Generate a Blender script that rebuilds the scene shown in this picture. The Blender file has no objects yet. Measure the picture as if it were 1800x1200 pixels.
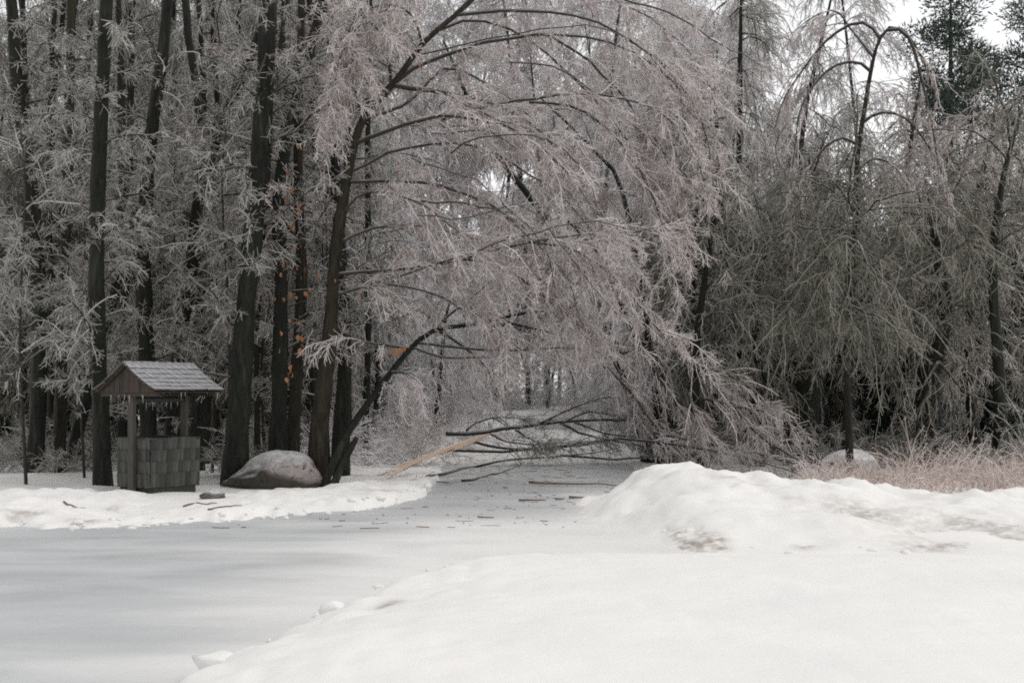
import bpy, bmesh, math, random
import numpy as np
from mathutils import Vector, Matrix

# ------------------------------------------------------------------ camera, light, exposure
SC = bpy.context.scene
COL = SC.collection
F, HZ, EYE = 2172.0, 692.0, 1.6            # focal length and horizon in pixels of the 1800 px frame, eye height
cam_d = bpy.data.cameras.new('camera'); cam = bpy.data.objects.new('camera', cam_d); COL.objects.link(cam)
cam.location = (0, 0, EYE); cam.rotation_euler = (math.radians(90), 0, 0)
cam_d.sensor_width = 36; cam_d.lens = 36 * F / 1800; cam_d.shift_y = (HZ - 600) / 1800
cam_d.clip_end = 2000
SC.camera = cam

W = bpy.data.worlds.new('World'); SC.world = W; W.use_nodes = True
wn, wl = W.node_tree.nodes, W.node_tree.links
SUN_EL, SUN_ROT = math.radians(66), math.radians(80)
sky = wn.new('ShaderNodeTexSky'); sky.sky_type = 'NISHITA'; sky.sun_disc = False
sky.sun_elevation = SUN_EL; sky.sun_rotation = SUN_ROT; sky.air_density = 1.0; sky.dust_density = 1.0; sky.ozone_density = 1.0
hs = wn.new('ShaderNodeHueSaturation'); hs.inputs['Saturation'].default_value = 0.04
wl.new(sky.outputs[0], hs.inputs['Color'])
bg = wn['Background']; bg.inputs['Strength'].default_value = 0.15  # overcast
wl.new(hs.outputs[0], bg.inputs['Color'])
sd = bpy.data.lights.new('sun', 'SUN'); sun = bpy.data.objects.new('sun', sd); COL.objects.link(sun)
sd.energy = 0.6; sd.angle = math.radians(60); sd.color = (1.0, 0.95, 0.89)
az = SUN_ROT
sdir = Vector((math.sin(az) * math.cos(SUN_EL), math.cos(az) * math.cos(SUN_EL), math.sin(SUN_EL)))
sun.rotation_euler = sdir.to_track_quat('Z', 'Y').to_euler()
SC.view_settings.view_transform = 'Standard'; SC.view_settings.look = 'None'
SC.view_settings.gamma = 1; SC.view_settings.use_curve_mapping = False
SC.view_settings.exposure = 0.38
SC.cycles.max_bounces = 6; SC.cycles.diffuse_bounces = 4; SC.cycles.glossy_bounces = 2
SC.cycles.filter_width = 1.9
SC.cycles.use_denoising = False

rng = np.random.default_rng(7)
random.seed(7)

# ------------------------------------------------------------------ helpers
def at(px, py, Y):
    return np.array([(px - 900) / F * Y, Y, EYE - (py - HZ) / F * Y])

def tag(o, label, cat=None, group=None, kind=None):
    o['label'] = label
    if cat: o['category'] = cat
    if group: o['group'] = group
    if kind: o['kind'] = kind
    return o

def empty(name, loc, label, cat, group=None, rz=0.0):
    o = bpy.data.objects.new(name, None); COL.objects.link(o)
    o.location = loc; o.rotation_euler = (0, 0, rz); o.empty_display_size = .2
    return tag(o, label, cat, group)

def link(name, me, parent=None, mat=None):
    o = bpy.data.objects.new(name, me); COL.objects.link(o)
    if mat and not me.materials: me.materials.append(mat)
    if parent: o.parent = parent
    return o

def norm(v):
    return v / np.maximum(np.linalg.norm(v, axis=-1, keepdims=True), 1e-9)

def mesh_arrays(name, V, quads, tint=None, smooth=True, caps=None):
    me = bpy.data.meshes.new(name)
    nq = len(quads); nc = 0 if caps is None else len(caps)
    me.vertices.add(len(V)); me.vertices.foreach_set('co', np.ascontiguousarray(V, dtype=np.float32).ravel())
    li = [quads.ravel()]; starts = [np.arange(nq) * 4]; tot = nq * 4
    if nc:
        s = caps.shape[1]; li.append(caps.ravel()); starts.append(tot + np.arange(nc) * s); tot += nc * s
    li = np.concatenate(li).astype(np.int32); starts = np.concatenate(starts).astype(np.int32)
    me.loops.add(tot); me.loops.foreach_set('vertex_index', li)
    me.polygons.add(nq + nc); me.polygons.foreach_set('loop_start', starts)
    sm = np.full(nq + nc, smooth); sm[nq:] = False
    me.polygons.foreach_set('use_smooth', sm)
    if tint is not None:
        a = me.attributes.new('tint', 'FLOAT', 'POINT'); a.data.foreach_set('value', tint.astype(np.float32))
    me.update(calc_edges=True)
    return me

def tube_arrays(P, R, s, r=None):
    """P (N,K,3), R (N,K) -> verts, quads, tint (one value per strand)"""
    N, K, _ = P.shape
    T = np.empty_like(P); T[:, 1:-1] = P[:, 2:] - P[:, :-2]; T[:, 0] = P[:, 1] - P[:, 0]; T[:, -1] = P[:, -1] - P[:, -2]
    T = norm(T)
    ref = np.broadcast_to(np.array([0.31, 0.93, 0.21]), T.shape).copy()
    bad = np.abs((T * ref).sum(-1)) > .9; ref[bad] = (1, 0, 0)
    A = norm(np.cross(T, ref)); B = np.cross(T, A)
    ph = np.arange(s) / s * 2 * np.pi
    ring = A[:, :, None] * np.cos(ph)[None, None, :, None] + B[:, :, None] * np.sin(ph)[None, None, :, None]
    RR = R[:, :, None, None] if R.ndim == 2 else R[..., None]
    V = (P[:, :, None] + ring * RR).reshape(-1, 3)
    base = (np.arange(N)[:, None, None] * K + np.arange(K - 1)[None, :, None]) * s
    j = np.arange(s)[None, None, :]; j2 = (j + 1) % s
    Q = np.stack([base + j, base + j2, base + s + j2, base + s + j], -1).reshape(-1, 4)
    tint = np.repeat(rng.random(N), K * s)
    return V, Q, tint

def tubes_mesh(name, sets, off, sides):
    """sets: list of (P,R); one mesh of all of them"""
    Vs, Qs, Ts, n = [], [], [], 0
    for (P, R), s in zip(sets, sides):
        if len(P) == 0: continue
        V, Q, T = tube_arrays(P, R, s)
        Vs.append(V); Qs.append(Q + n); Ts.append(T); n += len(V)
    return mesh_arrays(name, np.concatenate(Vs) - off, np.concatenate(Qs), np.concatenate(Ts))

def spline(pts, K):
    """Catmull-Rom through pts (n,3), resampled to K evenly spaced points"""
    p = np.array(pts, float)
    if len(p) < 3: 
        t = np.linspace(0, 1, K)[:, None]; return p[0] * (1 - t) + p[-1] * t
    e = np.vstack([2 * p[0] - p[1], p, 2 * p[-1] - p[-2]])
    out = []
    for i in range(1, len(e) - 2):
        t = np.linspace(0, 1, 12, endpoint=False)[:, None]
        a, b, c, d = e[i - 1], e[i], e[i + 1], e[i + 2]
        out.append(.5 * (2 * b + (c - a) * t + (2 * a - 5 * b + 4 * c - d) * t ** 2 + (3 * b - a - 3 * c + d) * t ** 3))
    q = np.vstack(out + [p[-1:]])
    d = np.concatenate([[0], np.cumsum(np.linalg.norm(np.diff(q, axis=0), axis=1))])
    u = np.linspace(0, d[-1], K)
    return np.stack([np.interp(u, d, q[:, k]) for k in range(3)], 1)

def trace(pp, Y0, Y1=None, K=14):
    """traced pixels at a real distance Y0..Y1 -> points"""
    Y1 = Y0 if Y1 is None else Y1
    n = len(pp)
    return spline([at(x, y, Y0 + (Y1 - Y0) * i / (n - 1)) for i, (x, y) in enumerate(pp)], K)

TH = 0.98
def spawn(P, R, n, t, ang, ln, K, r, droop=0.0, wob=0.08, bias=(0, 0, 0), taper=.5, upb=0.0, floor=.03):
    """n side shoots for each strand of P; returns strands (N*n,K,3) and radii"""
    N, Kp, _ = P.shape
    idx = np.repeat(np.arange(N), n); M = len(idx)
    tt = rng.uniform(t[0], t[1], M); u = tt * (Kp - 1); i = np.minimum(u.astype(int), Kp - 2); f = (u - i)[:, None]
    A, B = P[idx, i], P[idx, i + 1]
    pos = A * (1 - f) + B * f; tan = norm(B - A)
    pr = R[idx, i] * (1 - f[:, 0]) + R[idx, i + 1] * f[:, 0]
    v = rng.normal(size=(M, 3)); v[:, 2] += upb
    v -= (v * tan).sum(1, keepdims=True) * tan; v = norm(v)
    a = rng.uniform(ang[0], ang[1], M)[:, None]
    d = norm(np.cos(a) * tan + np.sin(a) * v + np.array(bias))
    L = rng.uniform(ln[0], ln[1], M) * (1 - taper * tt)
    out = np.empty((M, K, 3)); out[:, 0] = pos; p = pos.copy()
    g = np.array([0, 0, -1.0])
    for k in range(1, K):
        d = norm(d + g * droop / (K - 1) + rng.normal(size=(M, 3)) * wob)
        p = p + d * (L / (K - 1))[:, None]; out[:, k] = p
    out[..., 2] = np.maximum(out[..., 2], floor + .04 * rng.random((M, 1)))
    r = (r[0] * TH, r[1] * TH) if r[0] < .0135 else r
    r0 = np.minimum(r[0] * rng.uniform(.75, 1.25, M), np.maximum(pr, r[1]))
    rad = r0[:, None] * np.linspace(1, r[1] / r[0], K)[None]
    return out, rad

def inview(PR, m=220):
    """keep strands that the place near the frame could show"""
    P, R = PR
    c = P[:, -1]; Y = np.maximum(c[:, 1], .5)
    px = 900 + c[:, 0] / Y * F; py = HZ - (c[:, 2] - EYE) / Y * F
    k = (px > -m) & (px < 1800 + m) & (py > -m)
    return P[k], R[k]

# value noise
_tab = rng.random((256, 256))
def vnoise(x, y, sc=1.0, seed=0):
    x = np.asarray(x, float) * sc + 37.7 * seed + 1000; y = np.asarray(y, float) * sc + 11.3 * seed + 1000
    xi, yi = np.floor(x).astype(int), np.floor(y).astype(int); fx, fy = x - xi, y - yi
    fx = fx * fx * (3 - 2 * fx); fy = fy * fy * (3 - 2 * fy)
    g = lambda a, b: _tab[a & 255, b & 255]
    return (g(xi, yi) * (1 - fx) + g(xi + 1, yi) * fx) * (1 - fy) + (g(xi, yi + 1) * (1 - fx) + g(xi + 1, yi + 1) * fx) * fy
def fbm(x, y, sc=1.0, seed=0, o=4):
    s, a, t = 0, 1, 0
    for k in range(o):
        s = s + a * vnoise(x, y, sc * 2 ** k, seed + k); t += a; a *= .5
    return s / t
def sstep(a, b, x):
    t = np.clip((x - a) / (b - a), 0, 1); return t * t * (3 - 2 * t)

# ------------------------------------------------------------------ materials
def new_mat(name):
    m = bpy.data.materials.new(name); m.use_nodes = True
    nt = m.node_tree; b = nt.nodes['Principled BSDF']
    return m, nt.nodes, nt.links, b
def nz(n, l, scale, detail=4, vec=None, rough=.55, dist=0.0):
    t = n.new('ShaderNodeTexNoise'); t.inputs['Scale'].default_value = scale; t.inputs['Detail'].default_value = detail
    t.inputs['Roughness'].default_value = rough; t.inputs['Distortion'].default_value = dist
    if vec is not None: l.new(vec, t.inputs['Vector'])
    return t.outputs['Fac']
def ramp(n, l, fac, stops):
    r = n.new('ShaderNodeValToRGB'); e = r.color_ramp.elements
    while len(e) < len(stops): e.new(.5)
    for k, (p, c) in enumerate(stops):
        e[k].position = p; e[k].color = (c[0], c[1], c[2], 1) if not isinstance(c, (int, float)) else (c, c, c, 1)
    l.new(fac, r.inputs['Fac']); return r.outputs['Color']
def mix(n, l, fac, a, b, kind='MIX'):
    m = n.new('ShaderNodeMix'); m.data_type = 'RGBA'; m.blend_type = kind
    for s, v in ((m.inputs[0], fac), (m.inputs[6], a), (m.inputs[7], b)):
        if hasattr(v, 'is_output'): l.new(v, s)
        elif isinstance(v, (int, float)): s.default_value = v
        else: s.default_value = (*v, 1)
    return m.outputs[2]
def bump(n, l, h, b, strength=.5, dist=.02):
    bp = n.new('ShaderNodeBump'); bp.inputs['Strength'].default_value = strength; bp.inputs['Distance'].default_value = dist
    l.new(h, bp.inputs['Height']); l.new(bp.outputs[0], b.inputs['Normal'])
def coords(n, l, scale=(1, 1, 1)):
    t = n.new('ShaderNodeTexCoord'); mp = n.new('ShaderNodeMapping'); mp.inputs['Scale'].default_value = scale
    l.new(t.outputs['Object'], mp.inputs['Vector']); return mp.outputs[0]
def attr(n, name):
    a = n.new('ShaderNodeAttribute'); a.attribute_name = name; return a.outputs['Fac']
def upness(n, l, lo, hi):
    g = n.new('ShaderNodeNewGeometry'); s = n.new('ShaderNodeSeparateXYZ'); l.new(g.outputs['Normal'], s.inputs[0])
    m = n.new('ShaderNodeMapRange'); m.inputs[1].default_value = lo; m.inputs[2].default_value = hi
    l.new(s.outputs['Z'], m.inputs[0]); return m.outputs[0]

def twig_mat(name, dark, pale, lo=.15, hi=.85, rough=.22):
    m, n, l, b = new_mat(name)
    v = coords(n, l)
    f = nz(n, l, 2.2, 3, v)
    ad = n.new('ShaderNodeMath'); ad.operation = 'ADD'; l.new(attr(n, 'tint'), ad.inputs[0])
    mm = n.new('ShaderNodeMath'); mm.operation = 'MULTIPLY_ADD'; l.new(f, mm.inputs[0]); mm.inputs[1].default_value = 1.2; mm.inputs[2].default_value = -.6
    l.new(mm.outputs[0], ad.inputs[1])
    c = ramp(n, l, ad.outputs[0], [(lo, dark), (hi, pale)])
    up = upness(n, l, -.1, .9)
    k = n.new('ShaderNodeMath'); k.operation = 'MULTIPLY'; l.new(up, k.inputs[0]); k.inputs[1].default_value = .55
    c = mix(n, l, k.outputs[0], c, pale)                    # the ice sits thicker on the upper side
    l.new(c, b.inputs['Base Color']); b.inputs['Roughness'].default_value = rough
    b.inputs['IOR'].default_value = 1.45
    return m

M = {}
M['twig_grey'] = twig_mat('iced_twig_grey', (.098, .091, .076), (.57, .55, .515))
M['twig_pink'] = twig_mat('iced_twig_pink', (.31, .245, .222), (.80, .745, .735))
M['twig_pale'] = twig_mat('iced_twig_pale', (.37, .34, .338), (.87, .84, .845))
M['twig_lightened'] = twig_mat('lightened_iced_twig', (.50, .475, .48), (.92, .90, .91))  # lighter copy of the pale twig; brightness beyond the fallen limbs put into the colour
M['twig_brown'] = twig_mat('iced_twig_brown', (.055, .050, .033), (.30, .292, .24))
M['dry_grass'] = twig_mat('iced_dry_grass', (.46, .34, .285), (.88, .79, .76))

def bark_mat(name, dark, light, ice=.0, sc=1.0):
    m, n, l, b = new_mat(name)
    v = coords(n, l, (9 * sc, 9 * sc, 1.6 * sc))
    f = nz(n, l, 2.0, 6, v, .65, .4)
    c = ramp(n, l, f, [(.33, dark), (.7, light)])
    v2 = coords(n, l)
    g = nz(n, l, 1.3, 3, v2)
    c = mix(n, l, ramp(n, l, g, [(.45, 0.0), (.7, .5)]), c, (light[0] * .9, light[1] * 1.15, light[2] * .9))
    gl = nz(n, l, 1.6, 5, coords(n, l, (5, 5, .7)), .6)
    c = mix(n, l, ramp(n, l, gl, [(.56, 0.0), (.68, .18)]), c, (.15, .145, .125))
    if ice:
        up = upness(n, l, .1, .75)
        pz = nz(n, l, 6, 3, v2)
        k = n.new('ShaderNodeMath'); k.operation = 'MULTIPLY'; l.new(up, k.inputs[0]); l.new(ramp(n, l, pz, [(.3, ice * .3), (.6, ice)]), k.inputs[1])
        c = mix(n, l, k.outputs[0], c, (.6, .6, .62))
    l.new(c, b.inputs['Base Color']); b.inputs['Roughness'].default_value = .55; b.inputs['Specular IOR Level'].default_value = .2
    bump(n, l, f, b, 1.0, .05)
    return m
M['bark_dark'] = bark_mat('dark_wet_bark', (.006, .007, .005), (.026, .027, .020))
M['bark_brown'] = bark_mat('brown_furrowed_bark', (.010, .009, .006), (.052, .041, .027))
M['bark_branch'] = bark_mat('iced_branch_bark', (.03, .025, .02), (.09, .075, .062), .75, 2)
M['bark_limb'] = bark_mat('dark_limb_bark', (.02, .018, .016), (.07, .062, .055), .6, 2)

def snow_mat():
    m, n, l, b = new_mat('snow')
    v = coords(n, l)
    f = nz(n, l, 1.1, 5, v)
    c = ramp(n, l, f, [(.3, (.80, .79, .775)), (.7, (.86, .845, .815))])
    # dirt thrown up by the plough: patches carried by the mesh, broken up by noise
    d = attr(n, 'dirt'); g = nz(n, l, 7, 5, v, .7)
    mm = n.new('ShaderNodeMath'); mm.operation = 'MULTIPLY'; l.new(d, mm.inputs[0]); l.new(ramp(n, l, g, [(.36, 0.0), (.60, 1.0)]), mm.inputs[1])
    c = mix(n, l, mm.outputs[0], c, (.34, .29, .255))
    sp = nz(n, l, 55, 2, v); sq = nz(n, l, 1.7, 2, v)
    k = n.new('ShaderNodeMath'); k.operation = 'MULTIPLY'; l.new(ramp(n, l, sp, [(.70, 0.0), (.76, .5)]), k.inputs[0]); l.new(ramp(n, l, sq, [(.5, 0.0), (.65, 1.0)]), k.inputs[1])
    c = mix(n, l, k.outputs[0], c, (.28, .22, .18))
    l.new(c, b.inputs['Base Color']); b.inputs['Roughness'].default_value = .75; b.inputs['Specular IOR Level'].default_value = .25
    h = nz(n, l, 9, 6, v, .65)
    hh = n.new('ShaderNodeMath'); hh.operation = 'MULTIPLY_ADD'; l.new(nz(n, l, 60, 4, v, .7), hh.inputs[0]); hh.inputs[1].default_value = .35; l.new(h, hh.inputs[2])
    bump(n, l, hh.outputs[0], b, .26, .04)
    return m
M['snow'] = snow_mat()

def road_mat():
    m, n, l, b = new_mat('packed_ice_road')
    v = coords(n, l); vs = coords(n, l, (.38, .9, 1))
    f = nz(n, l, 1.5, 5, vs, .55, .6)
    c = ramp(n, l, f, [(.30, (.45, .463, .475)), (.70, (.555, .565, .57))])
    c = mix(n, l, attr(n, 'snow'), c, (.83, .82, .80))
    g = nz(n, l, 26, 5, coords(n, l, (.5, 1, 1)), .75)
    gm = attr(n, 'dirt')
    mm = n.new('ShaderNodeMath'); mm.operation = 'MULTIPLY'; l.new(ramp(n, l, g, [(.48, 0.0), (.72, .55)]), mm.inputs[0]); l.new(gm, mm.inputs[1])
    c = mix(n, l, mm.outputs[0], c, (.24, .215, .20))
    sp = nz(n, l, 70, 2, v)
    mm2 = n.new('ShaderNodeMath'); mm2.operation = 'MULTIPLY'; l.new(ramp(n, l, sp, [(.69, 0.0), (.75, .7)]), mm2.inputs[0]); mm2.inputs[1].default_value = .7
    c = mix(n, l, mm2.outputs[0], c, (.33, .32, .32))
    l.new(c, b.inputs['Base Color'])
    l.new(ramp(n, l, f, [(.3, .42), (.7, .65)]), b.inputs['Roughness']); b.inputs['Specular IOR Level'].default_value = .3
    bump(n, l, nz(n, l, 14, 5, vs, .7), b, .25, .02)
    return m
M['road'] = road_mat()

def wood_mat(name, dark, light, warm=None, ax=(14, 14, 1.5)):
    m, n, l, b = new_mat(name)
    v = coords(n, l, ax); f = nz(n, l, 3, 6, v, .65)
    c = ramp(n, l, f, [(.3, dark), (.7, light)])
    oi = n.new('ShaderNodeObjectInfo')
    t = n.new('ShaderNodeMapRange'); t.inputs[3].default_value = .45; t.inputs[4].default_value = 1.5; l.new(oi.outputs['Random'], t.inputs[0])
    c = mix(n, l, 1.0, c, t.outputs[0], 'MULTIPLY')
    if warm:
        g = nz(n, l, 5, 3, coords(n, l)); c = mix(n, l, ramp(n, l, g, [(.5, 0.0), (.62, .6)]), c, warm)
    l.new(c, b.inputs['Base Color']); b.inputs['Roughness'].default_value = .7
    bump(n, l, f, b, .5, .006); return m
M['shingle'] = wood_mat('weathered_shingle', (.015, .018, .014), (.078, .081, .069))
M['board'] = wood_mat('weathered_board', (.012, .011, .008), (.046, .037, .028), (.07, .034, .017))
M['post'] = wood_mat('grey_post', (.03, .027, .022), (.085, .077, .064))
M['skirt'] = wood_mat('dark_skirt_board', (.012, .013, .011), (.04, .042, .036))
M['splinter'] = wood_mat('fresh_split_wood', (.52, .38, .28), (.70, .57, .46), None, (30, 3, 30))

def roof_mat():
    m, n, l, b = new_mat('snowy_roof_shingle')
    v = coords(n, l); f = nz(n, l, 9, 4, v)
    up = upness(n, l, .25, .6)
    k = n.new('ShaderNodeMath'); k.operation = 'MULTIPLY'; l.new(up, k.inputs[0]); l.new(ramp(n, l, f, [(.33, .25), (.58, 1.0)]), k.inputs[1])
    oi = n.new('ShaderNodeObjectInfo')
    base = ramp(n, l, oi.outputs['Random'], [(0, (.05, .045, .04)), (1, (.12, .11, .10))])
    c = mix(n, l, k.outputs[0], base, (.40, .40, .42)); l.new(c, b.inputs['Base Color']); b.inputs['Roughness'].default_value = .7
    return m
M['roof'] = roof_mat()

def rock_mat(name, lo, hi, snow_lo, snow_hi, snowc=(.58, .57, .58)):
    m, n, l, b = new_mat(name)
    v = coords(n, l); f = nz(n, l, 3.2, 7, v, .62, .5)
    c = ramp(n, l, f, [(.3, lo), (.7, hi)])
    cr = nz(n, l, 6, 4, coords(n, l, (1, 1, 2)), .6, 1.5)
    c = mix(n, l, ramp(n, l, cr, [(.40, .75), (.47, 0.0)]), c, (lo[0] * .5, lo[1] * .5, lo[2] * .5))
    up = upness(n, l, snow_lo, snow_hi); g = nz(n, l, 5, 5, v)
    a = n.new('ShaderNodeMath'); a.operation = 'MULTIPLY_ADD'; l.new(g, a.inputs[0]); a.inputs[1].default_value = 1.6; a.inputs[2].default_value = -.8
    ad = n.new('ShaderNodeMath'); ad.operation = 'ADD'; ad.use_clamp = True; l.new(up, ad.inputs[0]); l.new(a.outputs[0], ad.inputs[1])
    k = n.new('ShaderNodeMath'); k.operation = 'MULTIPLY'; k.use_clamp = True; l.new(ad.outputs[0], k.inputs[0]); l.new(up, k.inputs[1])
    c = mix(n, l, k.outputs[0], c, snowc)
    l.new(c, b.inputs['Base Color']); b.inputs['Roughness'].default_value = .6
    bump(n, l, f, b, .8, .05); return m
def boulder_mat():
    m, n, l, b = new_mat('glazed_boulder')
    v = coords(n, l); f = nz(n, l, 4.5, 7, v, .65, .6)
    rockc = ramp(n, l, f, [(.3, (.014, .012, .008)), (.7, (.05, .041, .028))])      # bare wet rock, the undercut's shade darkened into its colour
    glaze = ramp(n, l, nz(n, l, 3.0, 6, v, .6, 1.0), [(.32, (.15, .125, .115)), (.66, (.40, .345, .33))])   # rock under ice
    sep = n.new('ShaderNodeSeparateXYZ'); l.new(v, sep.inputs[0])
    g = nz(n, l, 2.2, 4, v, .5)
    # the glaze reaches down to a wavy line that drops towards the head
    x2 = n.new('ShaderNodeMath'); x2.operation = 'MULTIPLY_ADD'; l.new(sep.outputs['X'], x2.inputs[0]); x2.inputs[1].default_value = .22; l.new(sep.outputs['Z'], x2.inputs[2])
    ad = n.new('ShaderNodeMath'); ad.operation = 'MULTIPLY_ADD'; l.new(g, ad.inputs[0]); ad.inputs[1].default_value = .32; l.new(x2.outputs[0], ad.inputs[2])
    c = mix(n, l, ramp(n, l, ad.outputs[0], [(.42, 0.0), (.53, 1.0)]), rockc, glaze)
    cr = nz(n, l, 5, 4, coords(n, l, (1, 1, 1.6)), .6, 2.2)
    c = mix(n, l, ramp(n, l, cr, [(.38, .9), (.45, 0.0)]), c, (.05, .042, .038))
    up = upness(n, l, .45, .85); k = n.new('ShaderNodeMath'); k.operation = 'MULTIPLY'; l.new(up, k.inputs[0]); l.new(ramp(n, l, nz(n, l, 6, 5, v), [(.3, .35), (.6, 1.0)]), k.inputs[1])
    c = mix(n, l, k.outputs[0], c, (.60, .59, .60))
    l.new(c, b.inputs['Base Color']); b.inputs['Roughness'].default_value = .5
    bump(n, l, f, b, 1.0, .06); return m
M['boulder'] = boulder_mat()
M['stone'] = rock_mat('mossy_stone', (.05, .05, .045), (.16, .15, .13), .5, .95)
M['white_rock'] = rock_mat('snowed_boulder', (.16, .15, .14), (.36, .33, .31), 0, .75, (.72, .72, .73))

def plain(name, c, rough=.6, **kw):
    m, n, l, b = new_mat(name); b.inputs['Roughness'].default_value = rough
    f = nz(n, l, 8, 4, coords(n, l)); cc = ramp(n, l, f, [(.3, tuple(x * .65 for x in c)), (.7, tuple(min(1, x * 1.3) for x in c))])
    l.new(cc, b.inputs['Base Color'])
    for k, v in kw.items(): b.inputs[k].default_value = v
    return m
M['leaf'] = plain('withered_orange_leaf', (.30, .125, .055), .65)
M['stick'] = plain('brown_stick', (.16, .10, .07), .6)
M['icicle'] = plain('ice', (.42, .44, .45), .08)
M['needle'] = plain('evergreen_needles', (.036, .056, .042), .6)
M['needle_ice'] = plain('iced_evergreen_needles', (.11, .13, .115), .45)

# ------------------------------------------------------------------ terrain
ROAD_L = np.array([(-30, 13.4), (-9, 14.2), (-5.9, 14.9), (-5.0, 14.7), (-3.6, 15.6), (-1.75, 17.5), (-1.3, 19.3), (-1.15, 22), (-1.3, 32), (-1.4, 45), (-.6, 70), (2, 110)], float)
def seg_dist(x, y, pl):
    d = np.full(np.shape(x), 1e9)
    for a, b in zip(pl[:-1], pl[1:]):
        ab = b - a; t = np.clip(((x - a[0]) * ab[0] + (y - a[1]) * ab[1]) / (ab @ ab), 0, 1)
        d = np.minimum(d, np.hypot(x - a[0] - t * ab[0], y - a[1] - t * ab[1]))
    return d
def inside(x, y, pg):
    r = np.zeros(np.shape(x), bool)
    for (x1, y1), (x2, y2) in zip(pg, np.roll(pg, -1, 0)):
        c = ((y1 > y) != (y2 > y)); r ^= c & (x < (x2 - x1) * (y - y1) / ((y2 - y1) if y2 != y1 else 1e-9) + x1)
    return r
ROAD_PG = np.vstack([ROAD_L, [(6, 110), (3.2, 70), (2.2, 45), (2.3, 32), (2.3, 20), (1.9, 16.5), (2.0, 13.2), (4.5, 11.8), (30, 10.5), (30, -8), (-30, -8)]])
def rise(y): return .018 * np.clip(y - 31, 0, 70)      # the lane climbs gently beyond the fallen limb
def ground_z(x, y):
    sd_ = seg_dist(x, y, np.vstack([ROAD_PG, ROAD_PG[:1]])) * np.where(inside(x, y, ROAD_PG), -1, 1)
    k = sstep(-.15, .7, sd_)
    fl = .03 + .16 * (fbm(x, y, .45, 3, 3) - .35) + .05 * (vnoise(x, y, 2.2, 9) - .5)
    far = sstep(30, 120, np.abs(x)) * 1.5 + sstep(70, 250, y) * 2.0
    return -.07 + k * (.07 + fl) + far * k + rise(y)

def grid_mesh(name, xs, ys, zf, dirt=None):
    X, Y = np.meshgrid(xs, ys); Z = zf(X, Y)
    V = np.stack([X, Y, Z], -1).reshape(-1, 3); nx, ny = len(xs), len(ys)
    i = (np.arange(ny - 1)[:, None] * nx + np.arange(nx - 1)[None]).ravel()
    me = mesh_arrays(name, V, np.stack([i, i + 1, i + nx + 1, i + nx], -1))
    a = me.attributes.new('dirt', 'FLOAT', 'POINT')
    a.data.foreach_set('value', (np.zeros(nx * ny) if dirt is None else dirt(X, Y)).astype(np.float32).ravel())
    return me
def spread(lo, flo, fhi, hi, step, g=1.16):
    c = list(np.arange(flo, fhi + 1e-6, step)); s = step
    while c[-1] < hi: s *= g; c.append(c[-1] + s)
    s = step
    while c[0] > lo: s *= g; c.insert(0, c[0] - s)
    return np.array(c)
g = link('ground', grid_mesh('ground', spread(-700, -12, 12, 700, .2), spread(-60, 4, 42, 900, .2), ground_z), None, M['snow'])
tag(g, 'snow-covered ground under the ice-storm woods', kind='structure')

def road_z(x, y):
    return rise(y) + .012 * (fbm(x, y, .7, 21, 3) - .5) * 2 + .012 * (vnoise(x, y * 2.2, .35, 5) - .5) + .006 * (vnoise(x, y, 6, 25) - .5)
def road_dirt(x, y):
    return np.clip(sstep(13.5, 17, y) * (1 - sstep(33, 45, y)) * .9 + .12 + .5 * (fbm(x * .3, y, 1.0, 33, 3) - .5), 0, 1)
r_ = link('road', grid_mesh('road', spread(-32, -8, 5, 32, .1, 1.3), spread(-8, 5, 24, 105, .1, 1.12), road_z, road_dirt), None, M['road'])
tag(r_, 'icy packed-snow driveway curving from the left towards the fallen limbs', kind='structure')
# the road sheet stays under the ground beyond its edges
me = r_.data
a_ = me.attributes.new('snow', 'FLOAT', 'POINT')
co = np.empty(len(me.vertices) * 3, np.float32); me.vertices.foreach_get('co', co); co = co.reshape(-1, 3)
a_.data.foreach_set('value', (np.clip(sstep(-3.0, -.6, co[:, 0] + .25 * (fbm(co[:, 0] * .5, co[:, 1], 1.1, 140, 4) - .5) * 8) * (1 - sstep(14.5, 17.5, co[:, 1] - .5 * co[:, 0])) + sstep(25, 30, co[:, 1]) + .8 * sstep(.5, 1.3, co[:, 0] + .8 * (fbm(co[:, 0], co[:, 1], .9, 150, 3) - .5)) * (1 - sstep(18, 24, co[:, 1])) + .35 * sstep(.55, .8, fbm(co[:, 0] * .3, co[:, 1], .9, 141, 4)), 0, 1) * .9).astype(np.float32))
co = np.empty(len(me.vertices) * 3, np.float32); me.vertices.foreach_get('co', co); co = co.reshape(-1, 3)
sdv = seg_dist(co[:, 0], co[:, 1], np.vstack([ROAD_PG, ROAD_PG[:1]])) * np.where(inside(co[:, 0], co[:, 1], ROAD_PG), -1, 1)
co[:, 2] -= sstep(.2, 1.1, sdv) * .35; me.vertices.foreach_set('co', co.ravel()); me.update()

def lumps(x, y, seed):
    return .10 * (fbm(x, y, 1.6, seed, 4) - .5) + .045 * (np.abs(vnoise(x, y, 4.5, seed + 7) - .5) * 2 - .4) + .018 * (vnoise(x, y, 12, seed + 3) - .5)

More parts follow.
